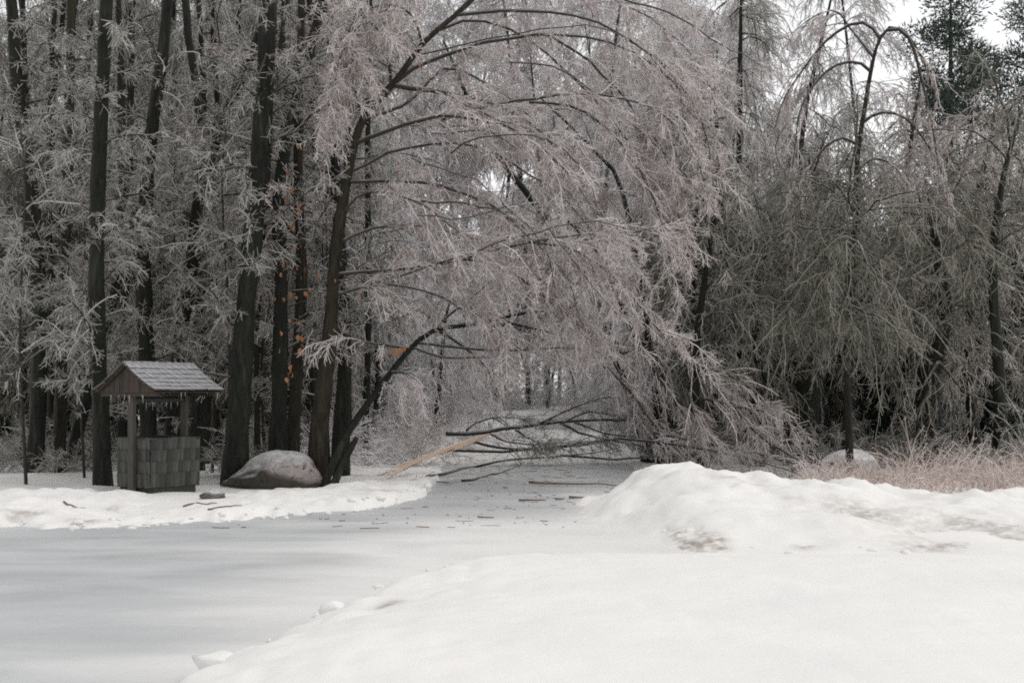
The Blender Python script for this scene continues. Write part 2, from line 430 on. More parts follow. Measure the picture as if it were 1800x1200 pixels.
# foreground bank
FB = np.array([(-1.9, 5.6), (-1.72, 6.7), (-1.45, 7.9), (-1.2, 9.0), (-.98, 10.0), (-.62, 11.2), (-.2, 11.9), (1.2, 12.1), (4, 11.7), (9, 11.2), (20, 10.5), (20, -6), (-1.9, -6)], float)
def fb_z(x, y):
    d = seg_dist(x, y, np.vstack([FB, FB[:1]])) * np.where(inside(x, y, FB), 1, -1)
    d = d + .22 * (fbm(x, y, 1.5, 41, 3) - .5) * 2 + .16 * (np.abs(vnoise(x, y, 3.4, 45) - .5) * 2 - .5) + .05 * (vnoise(x, y, 11, 46) - .5)
    h = .12 * (1 - np.exp(-np.clip(d, 0, 9) / .07)) + .28 * (1 - np.exp(-np.clip(d, 0, 9) / .6))
    h = np.where(d > 0, h * (1 - .65 * sstep(8.8, 12.3, y)), d * .9)
    return h - .02 + .5 * lumps(x, y, 50) * sstep(0, .6, d) * (1 - .6 * sstep(.8, 2, d))
def fb_d(x, y): return np.exp(-((x + .78) ** 2 + (y - 7.85) ** 2) / .012) * .9
o = link('snow_bank', grid_mesh('front_snow_bank', spread(-2.6, -2.4, 4.5, 20, .05, 1.12), spread(-5, 5.6, 13, 13.1, .05, 1.2), fb_z, fb_d), None, M['snow'])
tag(o, 'broad clean white snow bank filling the foreground at the bottom', kind='structure')

# right bank
def rb_z(x, y):
    crx = np.array([.6, 1.0, 1.4, 1.75, 2.1, 2.75, 3.3, 4.3, 5.7, 7.4, 12]); crh = np.array([-.2, .05, .24, .46, .59, .61, .53, .36, .21, .12, .05])
    cry = np.array([17.4, 17.2, 17, 17, 17, 17.1, 17.1, 17.3, 17.6, 18, 19]); fty = np.array([16.2, 15.4, 14.0, 13.0, 12.4, 12.1, 12.0, 11.8, 11.5, 11.2, 10.8])
    w = .45 * (fbm(x, y, .8, 63, 3) - .5); xx = x + w
    h, yc, yf = np.interp(xx, crx, crh), np.interp(xx, crx, cry), np.interp(xx, crx, fty) + .6 * (fbm(x, y, 1.2, 66, 3) - .5)
    t = (y - yf) / (yc - yf); tc = np.clip(t, 0, 1)
    p = np.where(t < 1, .55 * np.sin(tc * np.pi / 2) + .45 * tc, np.exp(-((np.maximum(y - yc, 0)) / 1.3) ** 2))
    # broken plough blocks: flat facets with little steps between them
    q = fbm(x * 1.1, y, 1.5, 70, 2); st = q * 7; blk = (np.floor(st) + sstep(.35, 1, st - np.floor(st))) / 7
    z = h * p + (.30 * (blk - .5) + .09 * (fbm(x, y, 4.5, 77, 4) - .5) + .02 * (vnoise(x, y, 13, 78) - .5)) * np.clip(p * 1.6, .12, 1)
    z = np.where(t < 0, np.minimum(z, .05) + t * .6, z)
    z = z - sstep(1.6, 3.2, y - yc) * .5
    return z - .015
def rb_d(x, y):
    s = 0
    for cx, cy, a, b, k in ((1.80, 13.3, .07, .8, 1.0), (1.86, 12.7, .10, .3, 1.0), (2.02, 13.2, .06, .25, 1.0), (2.14, 12.8, .09, .35, 1.0), (2.0, 12.75, .2, .2, .5), (4.15, 14.6, .45, .6, .75), (5.0, 13.2, .9, .7, .7), (5.6, 14.2, .8, .6, .6), (4.3, 12.5, .5, .16, .7), (5.4, 11.9, .5, .2, .7), (2.9, 16.0, .5, .2, .5), (3.0, 12.5, .16, .1, 1), (3.4, 15, .15, .15, .6)):
        s = s + k * np.exp(-((x - cx) / a) ** 2 - ((y - cy) / b) ** 2)
    return np.clip(s, 0, 1)
o = link('snow_bank', grid_mesh('right_snow_bank', spread(.7, .8, 8.2, 14, .06, 1.25), spread(10.2, 10.4, 20, 21.2, .06, 1.2), rb_z, rb_d), None, M['snow'])
tag(o, 'high ploughed snow bank with dirt smears beside the driveway on the right', kind='structure')

# left bank
def lb_z(x, y):
    yf = np.interp(x, ROAD_L[:9, 0], ROAD_L[:9, 1]) + .7 * (fbm(x, y * .5, 1.3, 81, 3) - .5) + .5 * (np.abs(vnoise(x, y * .6, 3.1, 83) - .5) * 2 - .5)
    d = y - yf
    top = np.interp(x, [-12, -6.3, -5.6, -5.0, -4.3, -3.7, -3, -1.8, -1.1, -.9], [.24, .23, .15, .05, .07, .13, .14, .18, .10, 0])
    h = top * (1 - np.exp(-np.clip(d, 0, 5) / .25)) * (1 - .55 * sstep(3.0, 4.2, d))
    z = np.where(d > 0, h + 1.0 * lumps(x, y, 90) + .07 * (fbm(x, y, 4, 97, 4) - .5) * sstep(0, .3, d), d * .6)
    return z - sstep(4.2, 6, d) * .4 - .01
def lb_d(x, y):
    s = 0
    for cx, cy, a, b in ((-4.85, 17.0, .12, .1), (-5.3, 16.4, .1, .15), (-4.3, 16.6, .1, .1), (-6, 15.2, .3, .1), (-5.2, 15.0, .2, .08), (-2.0, 18.6, .3, .2)):
        s = s + .9 * np.exp(-((x - cx) / a) ** 2 - ((y - cy) / b) ** 2)
    return np.clip(s, 0, 1)
o = link('snow_bank', grid_mesh('left_snow_bank', spread(-13, -8.5, -.9, -.85, .06, 1.2), spread(13, 13.3, 22, 23, .06, 1.2), lb_z, lb_d), None, M['snow'])
tag(o, 'low lumpy snow bank along the driveway in front of the wishing well', kind='structure')

# ------------------------------------------------------------------ small mesh helpers
def box_mesh(name, sx, sy, sz, bev=0.0, z0=0.0, jitter=0.0):
    bm = bmesh.new(); bmesh.ops.create_cube(bm, size=1)
    for v in bm.verts: v.co = Vector((v.co.x * sx, v.co.y * sy, (v.co.z + .5) * sz + z0))
    if jitter:
        for v in bm.verts: v.co += Vector((random.uniform(-1, 1), random.uniform(-1, 1), random.uniform(-1, 1))) * jitter
    if bev: bmesh.ops.bevel(bm, geom=bm.edges[:], offset=bev, segments=1, affect='EDGES')
    me = bpy.data.meshes.new(name); bm.to_mesh(me); bm.free(); return me
def prism(name, pts, depth):
    """outline in xz extruded along y (centred)"""
    bm = bmesh.new(); a = [bm.verts.new((x, -depth / 2, z)) for x, z in pts]; b = [bm.verts.new((x, depth / 2, z)) for x, z in pts]
    bm.faces.new(a); bm.faces.new(b[::-1]); n = len(pts)
    for i in range(n): bm.faces.new((a[i], b[i], b[(i + 1) % n], a[(i + 1) % n]))
    bmesh.ops.recalc_face_normals(bm, faces=bm.faces[:])
    me = bpy.data.meshes.new(name); bm.to_mesh(me); bm.free(); return me

# ------------------------------------------------------------------ wishing well
def build_well():
    c = at(279, 870, 19.6); c[2] = -.05
    TH = math.radians(33)
    # local axes: -y is the gable (front-left) side, +x ... the long ridge runs along local y
    root = empty('wishing_well', c, 'weathered shingled wishing well with a snow-dusted gable roof', 'wishing well', rz=-TH)
    Wd, L, H = .73, .89, .96
    def put(name, me, mat, loc=(0, 0, 0), rot=(0, 0, 0), par=root):
        o = link(name, me, par, mat); o.location = loc; o.rotation_euler = rot; return o
    # curb: hollow box of four walls behind the shingles
    for sx, sy, lx, ly in ((Wd - .06, .04, 0, -L / 2 + .03), (Wd - .06, .04, 0, L / 2 - .03), (.04, L - .18, -Wd / 2 + .03, 0), (.04, L - .18, Wd / 2 - .03, 0)):
        put('wall', box_mesh('well_wall', sx, sy, H - .06), M['skirt'], (lx, ly, .02))
    put('skirt_board', box_mesh('well_skirt', Wd + .005, .02, .22, .003), M['skirt'], (0, -L / 2 - .004, 0))
    put('skirt_board', box_mesh('well_skirt_side', .02, L - .02, .22, .003), M['skirt'], (Wd / 2 - .008, 0, 0))
    put('skirt_board', box_mesh('well_skirt_side', .02, L - .02, .22, .003), M['skirt'], (-Wd / 2 + .008, 0, 0))
    # shingle courses (sides: front -y, right +x, left -x, back +y)
    variants = [[box_mesh('shingle_%d' % k, w, .034, .215, .003, jitter=.006) for k in range(3)] for w in (.07, .095, .12)]
    def course_face(width, place):
        for row in range(4):
            z = .20 + row * .185; x = -width / 2
            while x < width / 2 - .02:
                wi = random.choice((0, 1, 2)); w = (.07, .095, .12)[wi]; w2 = min(w, width / 2 - x)
                o = put('shingle', random.choice(variants[wi]), M['shingle']); o.scale = (w2 / w * .955, 1, 1)
                place(o, x + w2 / 2, z + random.uniform(-.008, .008), random.uniform(0, .006)); x += w2
    def fr(o, u, z, e): o.location = (u, -L / 2 - .016 - e, z); o.rotation_euler = (math.radians(4.5), 0, 0)
    def bk(o, u, z, e): o.location = (u, L / 2 + .016 + e, z); o.rotation_euler = (math.radians(-4.5), 0, 0)
    def rt(o, u, z, e): o.location = (Wd / 2 + .016 + e, u, z); o.rotation_euler = (math.radians(4.5), 0, math.pi / 2)
    def lf(o, u, z, e): o.location = (-Wd / 2 - .016 - e, u, z); o.rotation_euler = (math.radians(-4.5), 0, math.pi / 2)
    for wd, fn in ((Wd + .02, fr), (Wd + .02, bk), (L + .085, rt), (L + .085, lf)): course_face(wd, fn)
    # rim
    for sx, sy, lx, ly in ((Wd + .12, .10, 0, -L / 2), (Wd + .12, .10, 0, L / 2), (.10, L - .12, -Wd / 2, 0), (.10, L - .12, Wd / 2, 0)):
        put('rim_board', box_mesh('rim', sx, sy, .03, .004), M['skirt'], (lx, ly, H - .02))
    # posts outside the gable ends
    for s in (-1, 1):
        put('post', box_mesh('well_post', .125, .07, 1.78, .006), M['post'], (0, s * (L / 2 + .085), -.02))
    # roof
    half, z_e, z_r, ln = .68, 1.70, 2.12, 1.42
    N = 6
    prof = []
    for k in range(N + 1):
        u = k / N; prof.append((half * u, z_r - (z_r - z_e) * (1.28 * u - .28 * u * u)))
    # rafters + gable boards
    for s in (-1, 1):
        yy = s * (ln / 2 - .09)
        edges = np.linspace(-half * .93, half * .93, 12)
        for a, b in zip(edges[:-1], edges[1:]):
            zt = lambda x: np.interp(abs(x), [p[0] for p in prof], [p[1] for p in prof]) - .035
            put('gable_board', prism('gable_board', [(a + .004, z_e - .03), (b - .004, z_e - .03), (b - .004, max(zt(b), z_e - .02)), (a + .004, max(zt(a), z_e - .02))], .02), M['board'], (0, yy + random.uniform(-.004, .004), 0))
        put('tie_beam', box_mesh('tie_beam', half * 1.9, .05, .07, .005), M['board'], (0, yy - s * .04, z_e - .09))
    # roof deck and shingles
    rv = [[box_mesh('roof_shingle_%d' % k, .30, w, .024, .003, jitter=.004) for k in range(2)] for w in (.10, .13, .16)]
    for s in (-1, 1):
        for k in range(N):
            (x0, z0), (x1, z1) = prof[k], prof[k + 1]; a = math.atan2(z0 - z1, x1 - x0)
            dl = math.hypot(x1 - x0, z1 - z0)
            put('roof_board', box_mesh('roof_board', dl * .99, ln - .06, .018), M['board'], (s * (x0 + x1) / 2, 0, (z0 + z1) / 2 - .03), (0, s * a, 0))
            y = -ln / 2
            while y < ln / 2 - .02:
                wi = random.choice((0, 1, 2)); w = (.10, .13, .16)[wi]; w2 = min(w, ln / 2 - y)
                o = put('roof_shingle', random.choice(rv[wi]), M['roof']); o.scale = (dl * 1.35 / .30, w2 / w * .97, 1)
                lift = .012 + random.uniform(0, .01)
                o.location = (s * ((x0 + x1) / 2 + .02), y + w2 / 2, (z0 + z1) / 2 + lift - .01)
                o.rotation_euler = (random.uniform(-.015, .015), s * (a - .085), 0); y += w2
    put('ridge_cap', prism('ridge_cap', [(-.09, z_r - .035), (0, z_r + .03), (.09, z_r - .035), (.08, z_r - .05), (0, z_r + .01), (-.08, z_r - .05)], ln + .02), M['roof'])
    # windlass beam with icicles
    o = put('windlass', tubes_mesh('windlass', [(np.array([[(0, -L / 2 - .12, 0), (0, 0, 0), (0, L / 2 + .12, 0)]], float), np.full((1, 3), .045))], np.zeros(3), [10]), M['skirt'], (0, 0, 1.56))
    cone = [None] * 3
    for k, ln_ in enumerate((.04, .08, .13)):
        bm = bmesh.new(); bmesh.ops.create_cone(bm, cap_ends=True, segments=6, radius1=.007, radius2=.001, depth=ln_)
        for v in bm.verts: v.co.z = -(v.co.z + ln_ / 2)
        bmesh.ops.reverse_faces(bm, faces=bm.faces[:]); me = bpy.data.meshes.new('icicle'); bm.to_mesh(me); bm.free(); cone[k] = me
    for k in range(9): put('icicle', random.choice(cone), M['icicle'], (random.uniform(-.01, .01), random.uniform(-L / 2, L / 2), 1.52))
    for k in range(5): put('icicle', random.choice(cone), M['icicle'], (half - .02, random.uniform(-ln / 2 + .05, ln / 2 - .05), z_e - .01))
    for k in range(6): put('icicle', random.choice(cone), M['icicle'], (random.uniform(-half, half) * .85, -ln / 2 + .07, z_e - .07))
    return root
build_well()

# ------------------------------------------------------------------ rocks
def rock(name, c, size, label, mat, fn, sub=5, group=None, cat='boulder', rz=0):
    bm = bmesh.new(); bmesh.ops.create_icosphere(bm, subdivisions=sub, radius=1)
    for v in bm.verts: v.co = Vector(fn(v.co))
    for f in bm.faces: f.smooth = True
    for v in bm.verts: v.co = Vector((v.co.x * size[0], v.co.y * size[1], v.co.z * size[2]))
    me = bpy.data.meshes.new(name); bm.to_mesh(me); bm.free()
    o = link(name, me, None, mat); o.location = c; o.rotation_euler.z = rz
    return tag(o, label, cat, group)
from mathutils import noise as mn
def boulder_fn(v):
    x, y, z = v
    # a whale back: long low tail to the left, blunt high head on the right
    top = np.interp(x, [-1, -.75, -.4, 0, .35, .7, .92, 1], [.30, .42, .78, 1.0, 1.06, .98, .85, .7])
    zz = z * top if z > 0 else z * .55
    yy = y * np.interp(x, [-1, -.5, .3, 1], [.55, .9, 1.0, .9])
    q = Vector((x * 1.4, y * 1.2, z * 1.3))
    n = mn.fractal(q, 1, 2.1, 4) * .085 + mn.ridged_multi_fractal(q * 1.4 + Vector((3, 1, 2)), .9, 2.2, 4, 1.0, 2.0) * .045 - .04
    under = max(0, .35 - z) * (.50 if y < 0 else .1)
    xx = x + (.06 * z if x > .5 else 0)
    k = 1 + n
    return (xx * k, (yy + under) * k, zz * k)
b0 = at(478, 862, 20.6)
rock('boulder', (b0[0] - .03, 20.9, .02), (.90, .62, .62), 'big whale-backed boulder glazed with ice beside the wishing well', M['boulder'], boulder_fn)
def stone_fn(v):
    n = 1 + .16 * mn.fractal(v * 1.6 + Vector((5, 2, 1)), 1, 2, 4)
    return v * n
s0 = at(374, 878, 18.0)
rock('stone', (s0[0], 18.0, .115), (.18, .15, .085), 'small dark stone poking out of the low snow bank', M['stone'], stone_fn, 4, cat='stone')
s1 = at(1492, 800, 29)
rock('boulder', (at(1492, 0, 24)[0], 24, .19), (.54, .42, .33), 'snow-capped boulder behind the dry grass on the right', M['white_rock'], stone_fn, 4)

# ------------------------------------------------------------------ trees
def trunk_tube(pts, w0, w1, s=12, rough=.1, flare=.25, pw=1.0):
    """one wobbly trunk strand with per-vertex radii"""
    K = len(pts)
    base = w1 / 2 + (w0 - w1) / 2 * (1 - np.linspace(0, 1, K)) ** pw
    u = np.linspace(0, 1, K)
    base = base * (1 + flare * np.exp(-u * K / 2.2))
    ph = rng.uniform(0, 50)
    R = base[:, None] * (1 + rough * 2 * (vnoise(np.repeat(np.arange(K)[:, None] * .55 + ph, s, 1), np.repeat(np.arange(s)[None] * .8, K, 0), 1, 4) - .5))
    if s >= 16:   # furrows and burrs
        R = R * (1 + .12 * (vnoise(np.repeat(np.arange(K)[:, None] * .35 + ph, s, 1), np.repeat(np.arange(s)[None] * 2.7, K, 0), 1, 8) - .5)) * (1 + .10 * (rng.random((K, 1)) - .5))
    P = pts[None]
    V, Q, T = tube_arrays(P, R[None], s)
    caps = np.array([np.arange(s)[::-1], (K - 1) * s + np.arange(s)])
    return V, Q, T, caps, base
def trunk_part(name, pts, w0, w1, root, mat, s=12, rough=.1, flare=.25, pw=1.0):
    V, Q, T, caps, base = trunk_tube(pts, w0, w1, s, rough, flare, pw)
    o = link(name, mesh_arrays(name, V - np.array(root.location), Q, T, True, caps), root, mat)
    return pts[None], base[None]
def limb_parts(root, PR, s=6, name='branch', mat=None):
    PR = inview(PR, 400)
    for p, r in zip(*PR):
        link(name, tubes_mesh(name, [(p[None], r[None])], np.array(root.location), [s]), root, mat or M['bark_branch'])
def crown_part(sets, sides, root, mat, name='crown'):
    sets = [inview(x) for x in sets]
    keep = [(a, s) for a, s in zip(sets, sides) if len(a[0])]
    if not keep: return
    o = link(name, tubes_mesh(name, [k[0] for k in keep], np.array(root.location), [k[1] for k in keep]), root, mat)
    o['kind'] = 'stuff'; return o

def onto(trunk, q):
    """bend the start of limb q onto the nearest point of its trunk"""
    f = np.linspace(0, 1, 8)[:, None, None]
    dense = (trunk[None, :-1] * (1 - f) + trunk[None, 1:] * f).reshape(-1, 3)
    dd = np.hypot(dense[:, 0] - q[0, 0], dense[:, 2] - q[0, 2]); k = dd.argmin()
    if dd[k] > .6: return q
    sh = dense[k] - q[0]; w = np.clip(1 - np.arange(len(q)) / 5, 0, 1)[:, None]
    return q + sh * w
PX = lambda w, Y: w / F * Y         # pixel width at a distance

_leaf = None
def leaf_mesh():
    global _leaf
    if _leaf is None:
        bm = bmesh.new()
        o = [(0, 0, 0), (.022, .006, -.02), (.03, .012, -.045), (.018, .004, -.075), (0, 0, -.10), (-.018, .01, -.078), (-.032, .014, -.05), (-.02, .004, -.02)]
        f = [bm.verts.new(p) for p in o]; b_ = [bm.verts.new((p[0], p[1] + .003, p[2])) for p in o]
        bm.faces.new(f); bm.faces.new(b_[::-1])
        for i in range(8): bm.faces.new((f[i], b_[i], b_[(i + 1) % 8], f[(i + 1) % 8]))
        _leaf = bpy.data.meshes.new('leaf'); bm.to_mesh(_leaf); bm.free(); _leaf.materials.append(M['leaf'])
    return _leaf
def add_leaf(root, px, py, Y, s=1.0):
    o = link('leaf', leaf_mesh(), root); o.location = at(px, py, Y) - np.array(root.location)
    o.rotation_euler = (random.uniform(-.4, .4), random.uniform(-.5, .5), random.uniform(0, 6)); o.scale = (s * .72,) * 3

def upright_tree(pp, Y, w0, w1, label, bark, twig, limbs=14, limb_len=(1.0, 2.6), n2=7, n3=6, up=1.0, t0=.16, leaves=(), group=None, droop=.9, thick=1.0, K=34, name='bare_tree'):
    pts = trace(pp, Y, Y + rng.uniform(-.6, .6), K)
    # grow on above the frame
    d = norm(pts[-1] - pts[-4]); ext = np.array([pts[-1] + d * k * .5 + rng.normal(size=3) * .04 for k in range(1, 5)])
    full = np.vstack([pts, ext]); full[0, 2] = min(full[0, 2], 0.0) - .12
    root = empty(name, (full[0, 0], full[0, 1], 0), label, 'tree', group)
    P, R = trunk_part('trunk', full, PX(w0 * .82, Y), PX(w1 * .82, Y), root, bark, 20 if w0 > 20 else 10, .13, flare=.28)
    L1 = spawn(P, R, limbs, (t0, .98), (.7, 1.35), limb_len, 8, (.024 * thick, .009), droop * .6, .13, taper=.35, upb=.6)
    L1[0][..., 2] = np.maximum(L1[0][..., 2], .3)
    limb_parts(root, L1)
    L2 = spawn(*L1, n2 + 2, (.12, 1), (.5, 1.3), (.25, .95), 5, (.012 * thick, .006), droop, .16, upb=.3)
    L3 = spawn(*L2, n3 * 2 + 1, (.1, 1), (.5, 1.3), (.06, .28), 2, (.0066 * thick, .0046), droop * .3, .2)
    L3b = spawn(*L1, n2 * 2, (.2, 1), (.6, 1.3), (.08, .3), 2, (.008 * thick, .005), .3, .2)
    crown_part([L2, L3, L3b], [4, 3, 3], root, twig)
    for lf in leaves: add_leaf(root, *lf)
    return root

BD, BB = M['bark_dark'], M['bark_brown']
TG, TP, TW, TB = M['twig_grey'], M['twig_pink'], M['twig_pale'], M['twig_brown']
NEAR_G = 'tall bare trees on the left'
upright_tree([(62, 835), (70, 600), (62, 430), (50, 300), (30, 150), (22, 20)], 24, 36, 24, 'slanting dark trunk at the far left edge of the woods', BD, TG, 14)
upright_tree([(104, 835), (108, 640), (116, 400), (122, 180), (126, 10)], 24.5, 24, 18, 'slim brown trunk standing left of the wishing well', BB, TG, 12)
upright_tree([(126, 832), (140, 740), (168, 650), (205, 480), (214, 250), (208, 10)], 25, 26, 12, 'leaning dark tree whose foot stands just left of the well roof', BD, TG, 12)
upright_tree([(181, 862), (176, 700), (170, 520), (172, 330), (180, 160), (187, 10)], 20.6, 34, 26, 'straight black trunk touching the left side of the wishing well', BD, TG, 26, n2=8, n3=7, limb_len=(.8, 2.2))
upright_tree([(262, 830), (258, 640), (252, 440), (266, 240), (284, 110), (294, 10)], 22.4, 36, 20, 'dark trunk rising directly behind the wishing well roof', BD, TG, 18)
upright_tree([(302, 830), (312, 640), (335, 480), (352, 330), (392, 215), (440, 100)], 22.8, 34, 16, 'dark crooked tree leaning right behind the wishing well', BD, TG, 18)
upright_tree([(345, 812), (348, 700), (352, 520), (346, 400), (372, 300), (352, 200), (330, 60)], 25, 30, 14, 'forked trunk in the shade between the well and the biggest trunk', BD, TG, 14)
upright_tree([(414, 826), (424, 650), (436, 500), (452, 330), (464, 180), (471, 10)], 21.2, 46, 34, 'thickest black trunk, standing just left of the whale-backed boulder', BD, TG, 26, n2=8, n3=7, limb_len=(.9, 2.2))
upright_tree([(452, 800), (452, 600), (462, 420), (476, 250), (500, 20)], 23, 12, 8, 'thin brown sapling between the two thickest trunks by the boulder', BB, TP, 12)
LV = [(512, 470, 21.5), (520, 520, 21.5), (508, 560, 21.4), (526, 590, 21.4), (512, 640, 21.4, 1.6), (515, 655, 21.4, 1.4), (530, 430, 21.5), (524, 565, 21.4), (500, 345, 21.5), (505, 300, 21.6), (530, 620, 21.3), (428, 497, 21), (425, 545, 21), (545, 505, 21)] + [(510 + random.gauss(0, 14), random.uniform(250, 680), 21.4 + random.uniform(-.2, .2), random.uniform(1.0, 1.9)) for _ in range(32)]
upright_tree([(488, 792), (492, 640), (494, 480), (490, 340), (520, 180), (560, 30)], 21.8, 34, 18, 'dark trunk behind the boulder with withered orange leaves', BD, TG, 16, leaves=LV)
upright_tree([(513, 795), (522, 640), (530, 480), (524, 300), (528, 100), (530, 10)], 22.4, 26, 14, 'brownish slender trunk beside the leaf-hung trunk behind the boulder', BB, TP, 14)
upright_tree([(598, 800), (606, 640), (600, 480), (590, 300), (584, 120), (580, 10)], 23.4, 34, 14, 'dark trunk standing behind the brown furrowed tree at the driveway edge', BD, TG, 14)
for i, (x0, x1, w, Y) in enumerate([(88, 96, 10, 27), (70, 112, 9, 28), (215, 232, 12, 27), (240, 222, 8, 30), (385, 372, 10, 28), (400, 420, 9, 30), (330, 302, 9, 31), (150, 160, 10, 31), (560, 545, 12, 28), (640, 650, 10, 29), (45, 40, 12, 29), (290, 305, 11, 29)]):
    upright_tree([(x0, 800), (x0 * .6 + x1 * .4 + rng.uniform(-14, 14), 560), (x0 * .3 + x1 * .7 + rng.uniform(-14, 14), 300), (x1, 10)], Y, w * 1.5, w, 'thin dark ice-coated tree standing behind the big trunks on the left', BD, TG, 12, n2=6, n3=5, group='thin trees behind the big left trunks')

# ---- the bowed tree that arches over the driveway
def bowed_tree():
    root = empty('bowed_tree', (at(560, 800, 21.2)[0], 21.2, 0), 'furrowed brown tree by the boulder whose iced limbs arch over the driveway', 'tree')
    pts = trace([(556, 812), (566, 700), (580, 590), (588, 460), (612, 300), (640, 205), (690, 150), (745, 75), (800, 28), (850, -20)], 21.2, 21.6, 26)
    pts[0, 2] = -.12
    trunk_part('trunk', pts, PX(34, 21.2), PX(8, 21.2), root, BB, 20, .12, .12, 1.5)
    A = []   # arching limbs: pixels, distances, width
    A += [([(690, 152), (760, 105), (860, 76), (960, 60), (1060, 72), (1140, 108), (1210, 180), (1250, 260)], 21.4, 22.6, 11)]
    A += [([(700, 158), (780, 165), (860, 184), (930, 215), (1010, 300), (1060, 380)], 21.4, 23, 13)]
    A += [([(600, 242), (690, 218), (780, 204), (870, 216), (940, 250), (1010, 320), (1060, 400)], 21.3, 20.6, 11)]
    A += [([(755, 222), (830, 192), (920, 178), (1010, 165), (1080, 170), (1160, 196), (1220, 260), (1240, 330)], 21.5, 21.8, 9)]
    A += [([(612, 318), (740, 320), (830, 345), (890, 378), (960, 450), (1000, 540)], 21.3, 21.6, 9)]
    A += [([(596, 482), (720, 470), (820, 455), (930, 425), (1060, 408), (1160, 408), (1250, 402)], 21.2, 20.8, 9)]
    A += [([(610, 300), (700, 262), (800, 250), (900, 285), (1000, 360), (1090, 470)], 21.2, 22, 8)]
    A += [([(640, 205), (720, 180), (760, 130), (800, 120), (880, 160), (960, 230), (1050, 330)], 21.3, 22.6, 9)]
    A += [([(745, 75), (800, 40), (880, 45), (980, 110), (1060, 190), (1130, 290), (1180, 400)], 21.5, 23, 8)]
    A += [([(800, 28), (900, 20), (1000, 25), (1090, 60), (1180, 130), (1240, 230), (1255, 330)], 21.6, 22, 9)]
    A += [([(850, -20), (960, -30), (1080, 0), (1180, 60), (1250, 140)], 21.6, 22.5, 8)]
    A += [([(590, 430), (660, 400), (760, 400), (860, 430), (960, 500), (1040, 590)], 21.2, 21.8, 8)]
    A += [([(585, 520), (680, 500), (770, 520), (850, 560), (920, 620)], 21.1, 21.4, 7)]
    A += [([(640, 210), (620, 120), (640, 70), (620, 60), (596, 120), (585, 200)], 21.2, 20.4, 7)]
    A += [([(690, 150), (680, 80), (650, 40), (610, 70), (590, 140)], 21.2, 20.2, 7)]
    A += [([(745, 75), (720, 20), (670, 10), (620, 40), (600, 110)], 21.4, 20.4, 7)]
    A += [([(600, 380), (640, 340), (720, 350), (800, 400), (860, 470)], 21.2, 20.6, 7)]
    A += [([(930, 180), (1010, 190), (1090, 250), (1150, 350), (1180, 470), (1190, 560)], 21.8, 22, 7)]
    A += [([(960, 62), (1040, 110), (1120, 200), (1180, 300), (1200, 430)], 22, 22.6, 7)]
    A += [([(930, 425), (1010, 440), (1090, 500), (1150, 570), (1190, 620)], 21, 21.4, 7)]
    A += [([(820, 455), (900, 480), (980, 540), (1050, 600)], 21, 21.6, 6)]
    for k in range(10):
        pp, a, b, w = A[int(rng.integers(0, 12))]; dx, dy = rng.uniform(-50, 120), rng.uniform(-60, 120)
        A += [([(x + dx + rng.normal() * 14, y + dy + rng.normal() * 14) for x, y in pp[1:]], a - rng.uniform(.2, 1.2), b - rng.uniform(.2, 1.2), rng.uniform(3, 5.5))]
    Ps, Rs = [], []
    for pp, a, b, w in A:
        q = onto(pts, trace(pp, a, b, 16))
        q[1:] += rng.normal(size=(15, 3)) * .012
        r = np.linspace(PX(w * .8, 21.3) / 2, .006, 16)
        link('branch', tubes_mesh('branch', [(q[None], r[None])], np.array(root.location), [7]), root, M['bark_branch'])
        Ps.append(q); Rs.append(r)
    P, R = np.array(Ps), np.array(Rs)
    bias = (.15, 0, .02)
    L2 = spawn(P[:21], R[:21], 20, (.10, 1), (.3, 1.0), (.5, 1.9), 8, (.011, .006), .75, .12, bias, .3)
    L3 = spawn(*L2, 10, (.1, 1), (.4, 1.2), (.2, .7), 4, (.007, .0048), .45, .17, (.05, 0, 0))
    L2x = spawn(P[21:], R[21:], 7, (.25, 1), (.3, 1.0), (.3, 1.0), 6, (.009, .005), .7, .12)
    L3x = spawn(*L2x, 12, (.1, 1), (.4, 1.2), (.08, .3), 2, (.0058, .0043), .3, .2)
    L4 = spawn(*L3, 8, (.1, 1), (.5, 1.35), (.06, .22), 2, (.0055, .0042), .15, .2)
    L4b = spawn(*L2, 22, (.1, 1), (.5, 1.3), (.08, .28), 2, (.006, .0045), .3, .15)
    crown_part([L2, L3], [4, 3], root, TP)
    crown_part([L4, L4b, L2x, L3x], [3, 3, 3, 3], root, TP, 'twig')
    for lf in [(688, 186, 21.2, 1.5), (694, 182, 21.2, 1.2), (738, 112, 21.3), (632, 332, 21.2, 1.4), (700, 285, 21), (705, 292, 21), (815, 462, 20.9, 1.2), (817, 470, 20.9), (880, 446, 20.9, 1.1), (700, 452, 21), (722, 442, 21), (662, 503, 21), (696, 503, 21), (632, 520, 21), (640, 305, 21), (700, 300, 21), (758, 375, 21), (588, 490, 21), (560, 480, 21, 1.3), (830, 420, 21), (770, 392, 21)]:
        add_leaf(root, *lf)
bowed_tree()

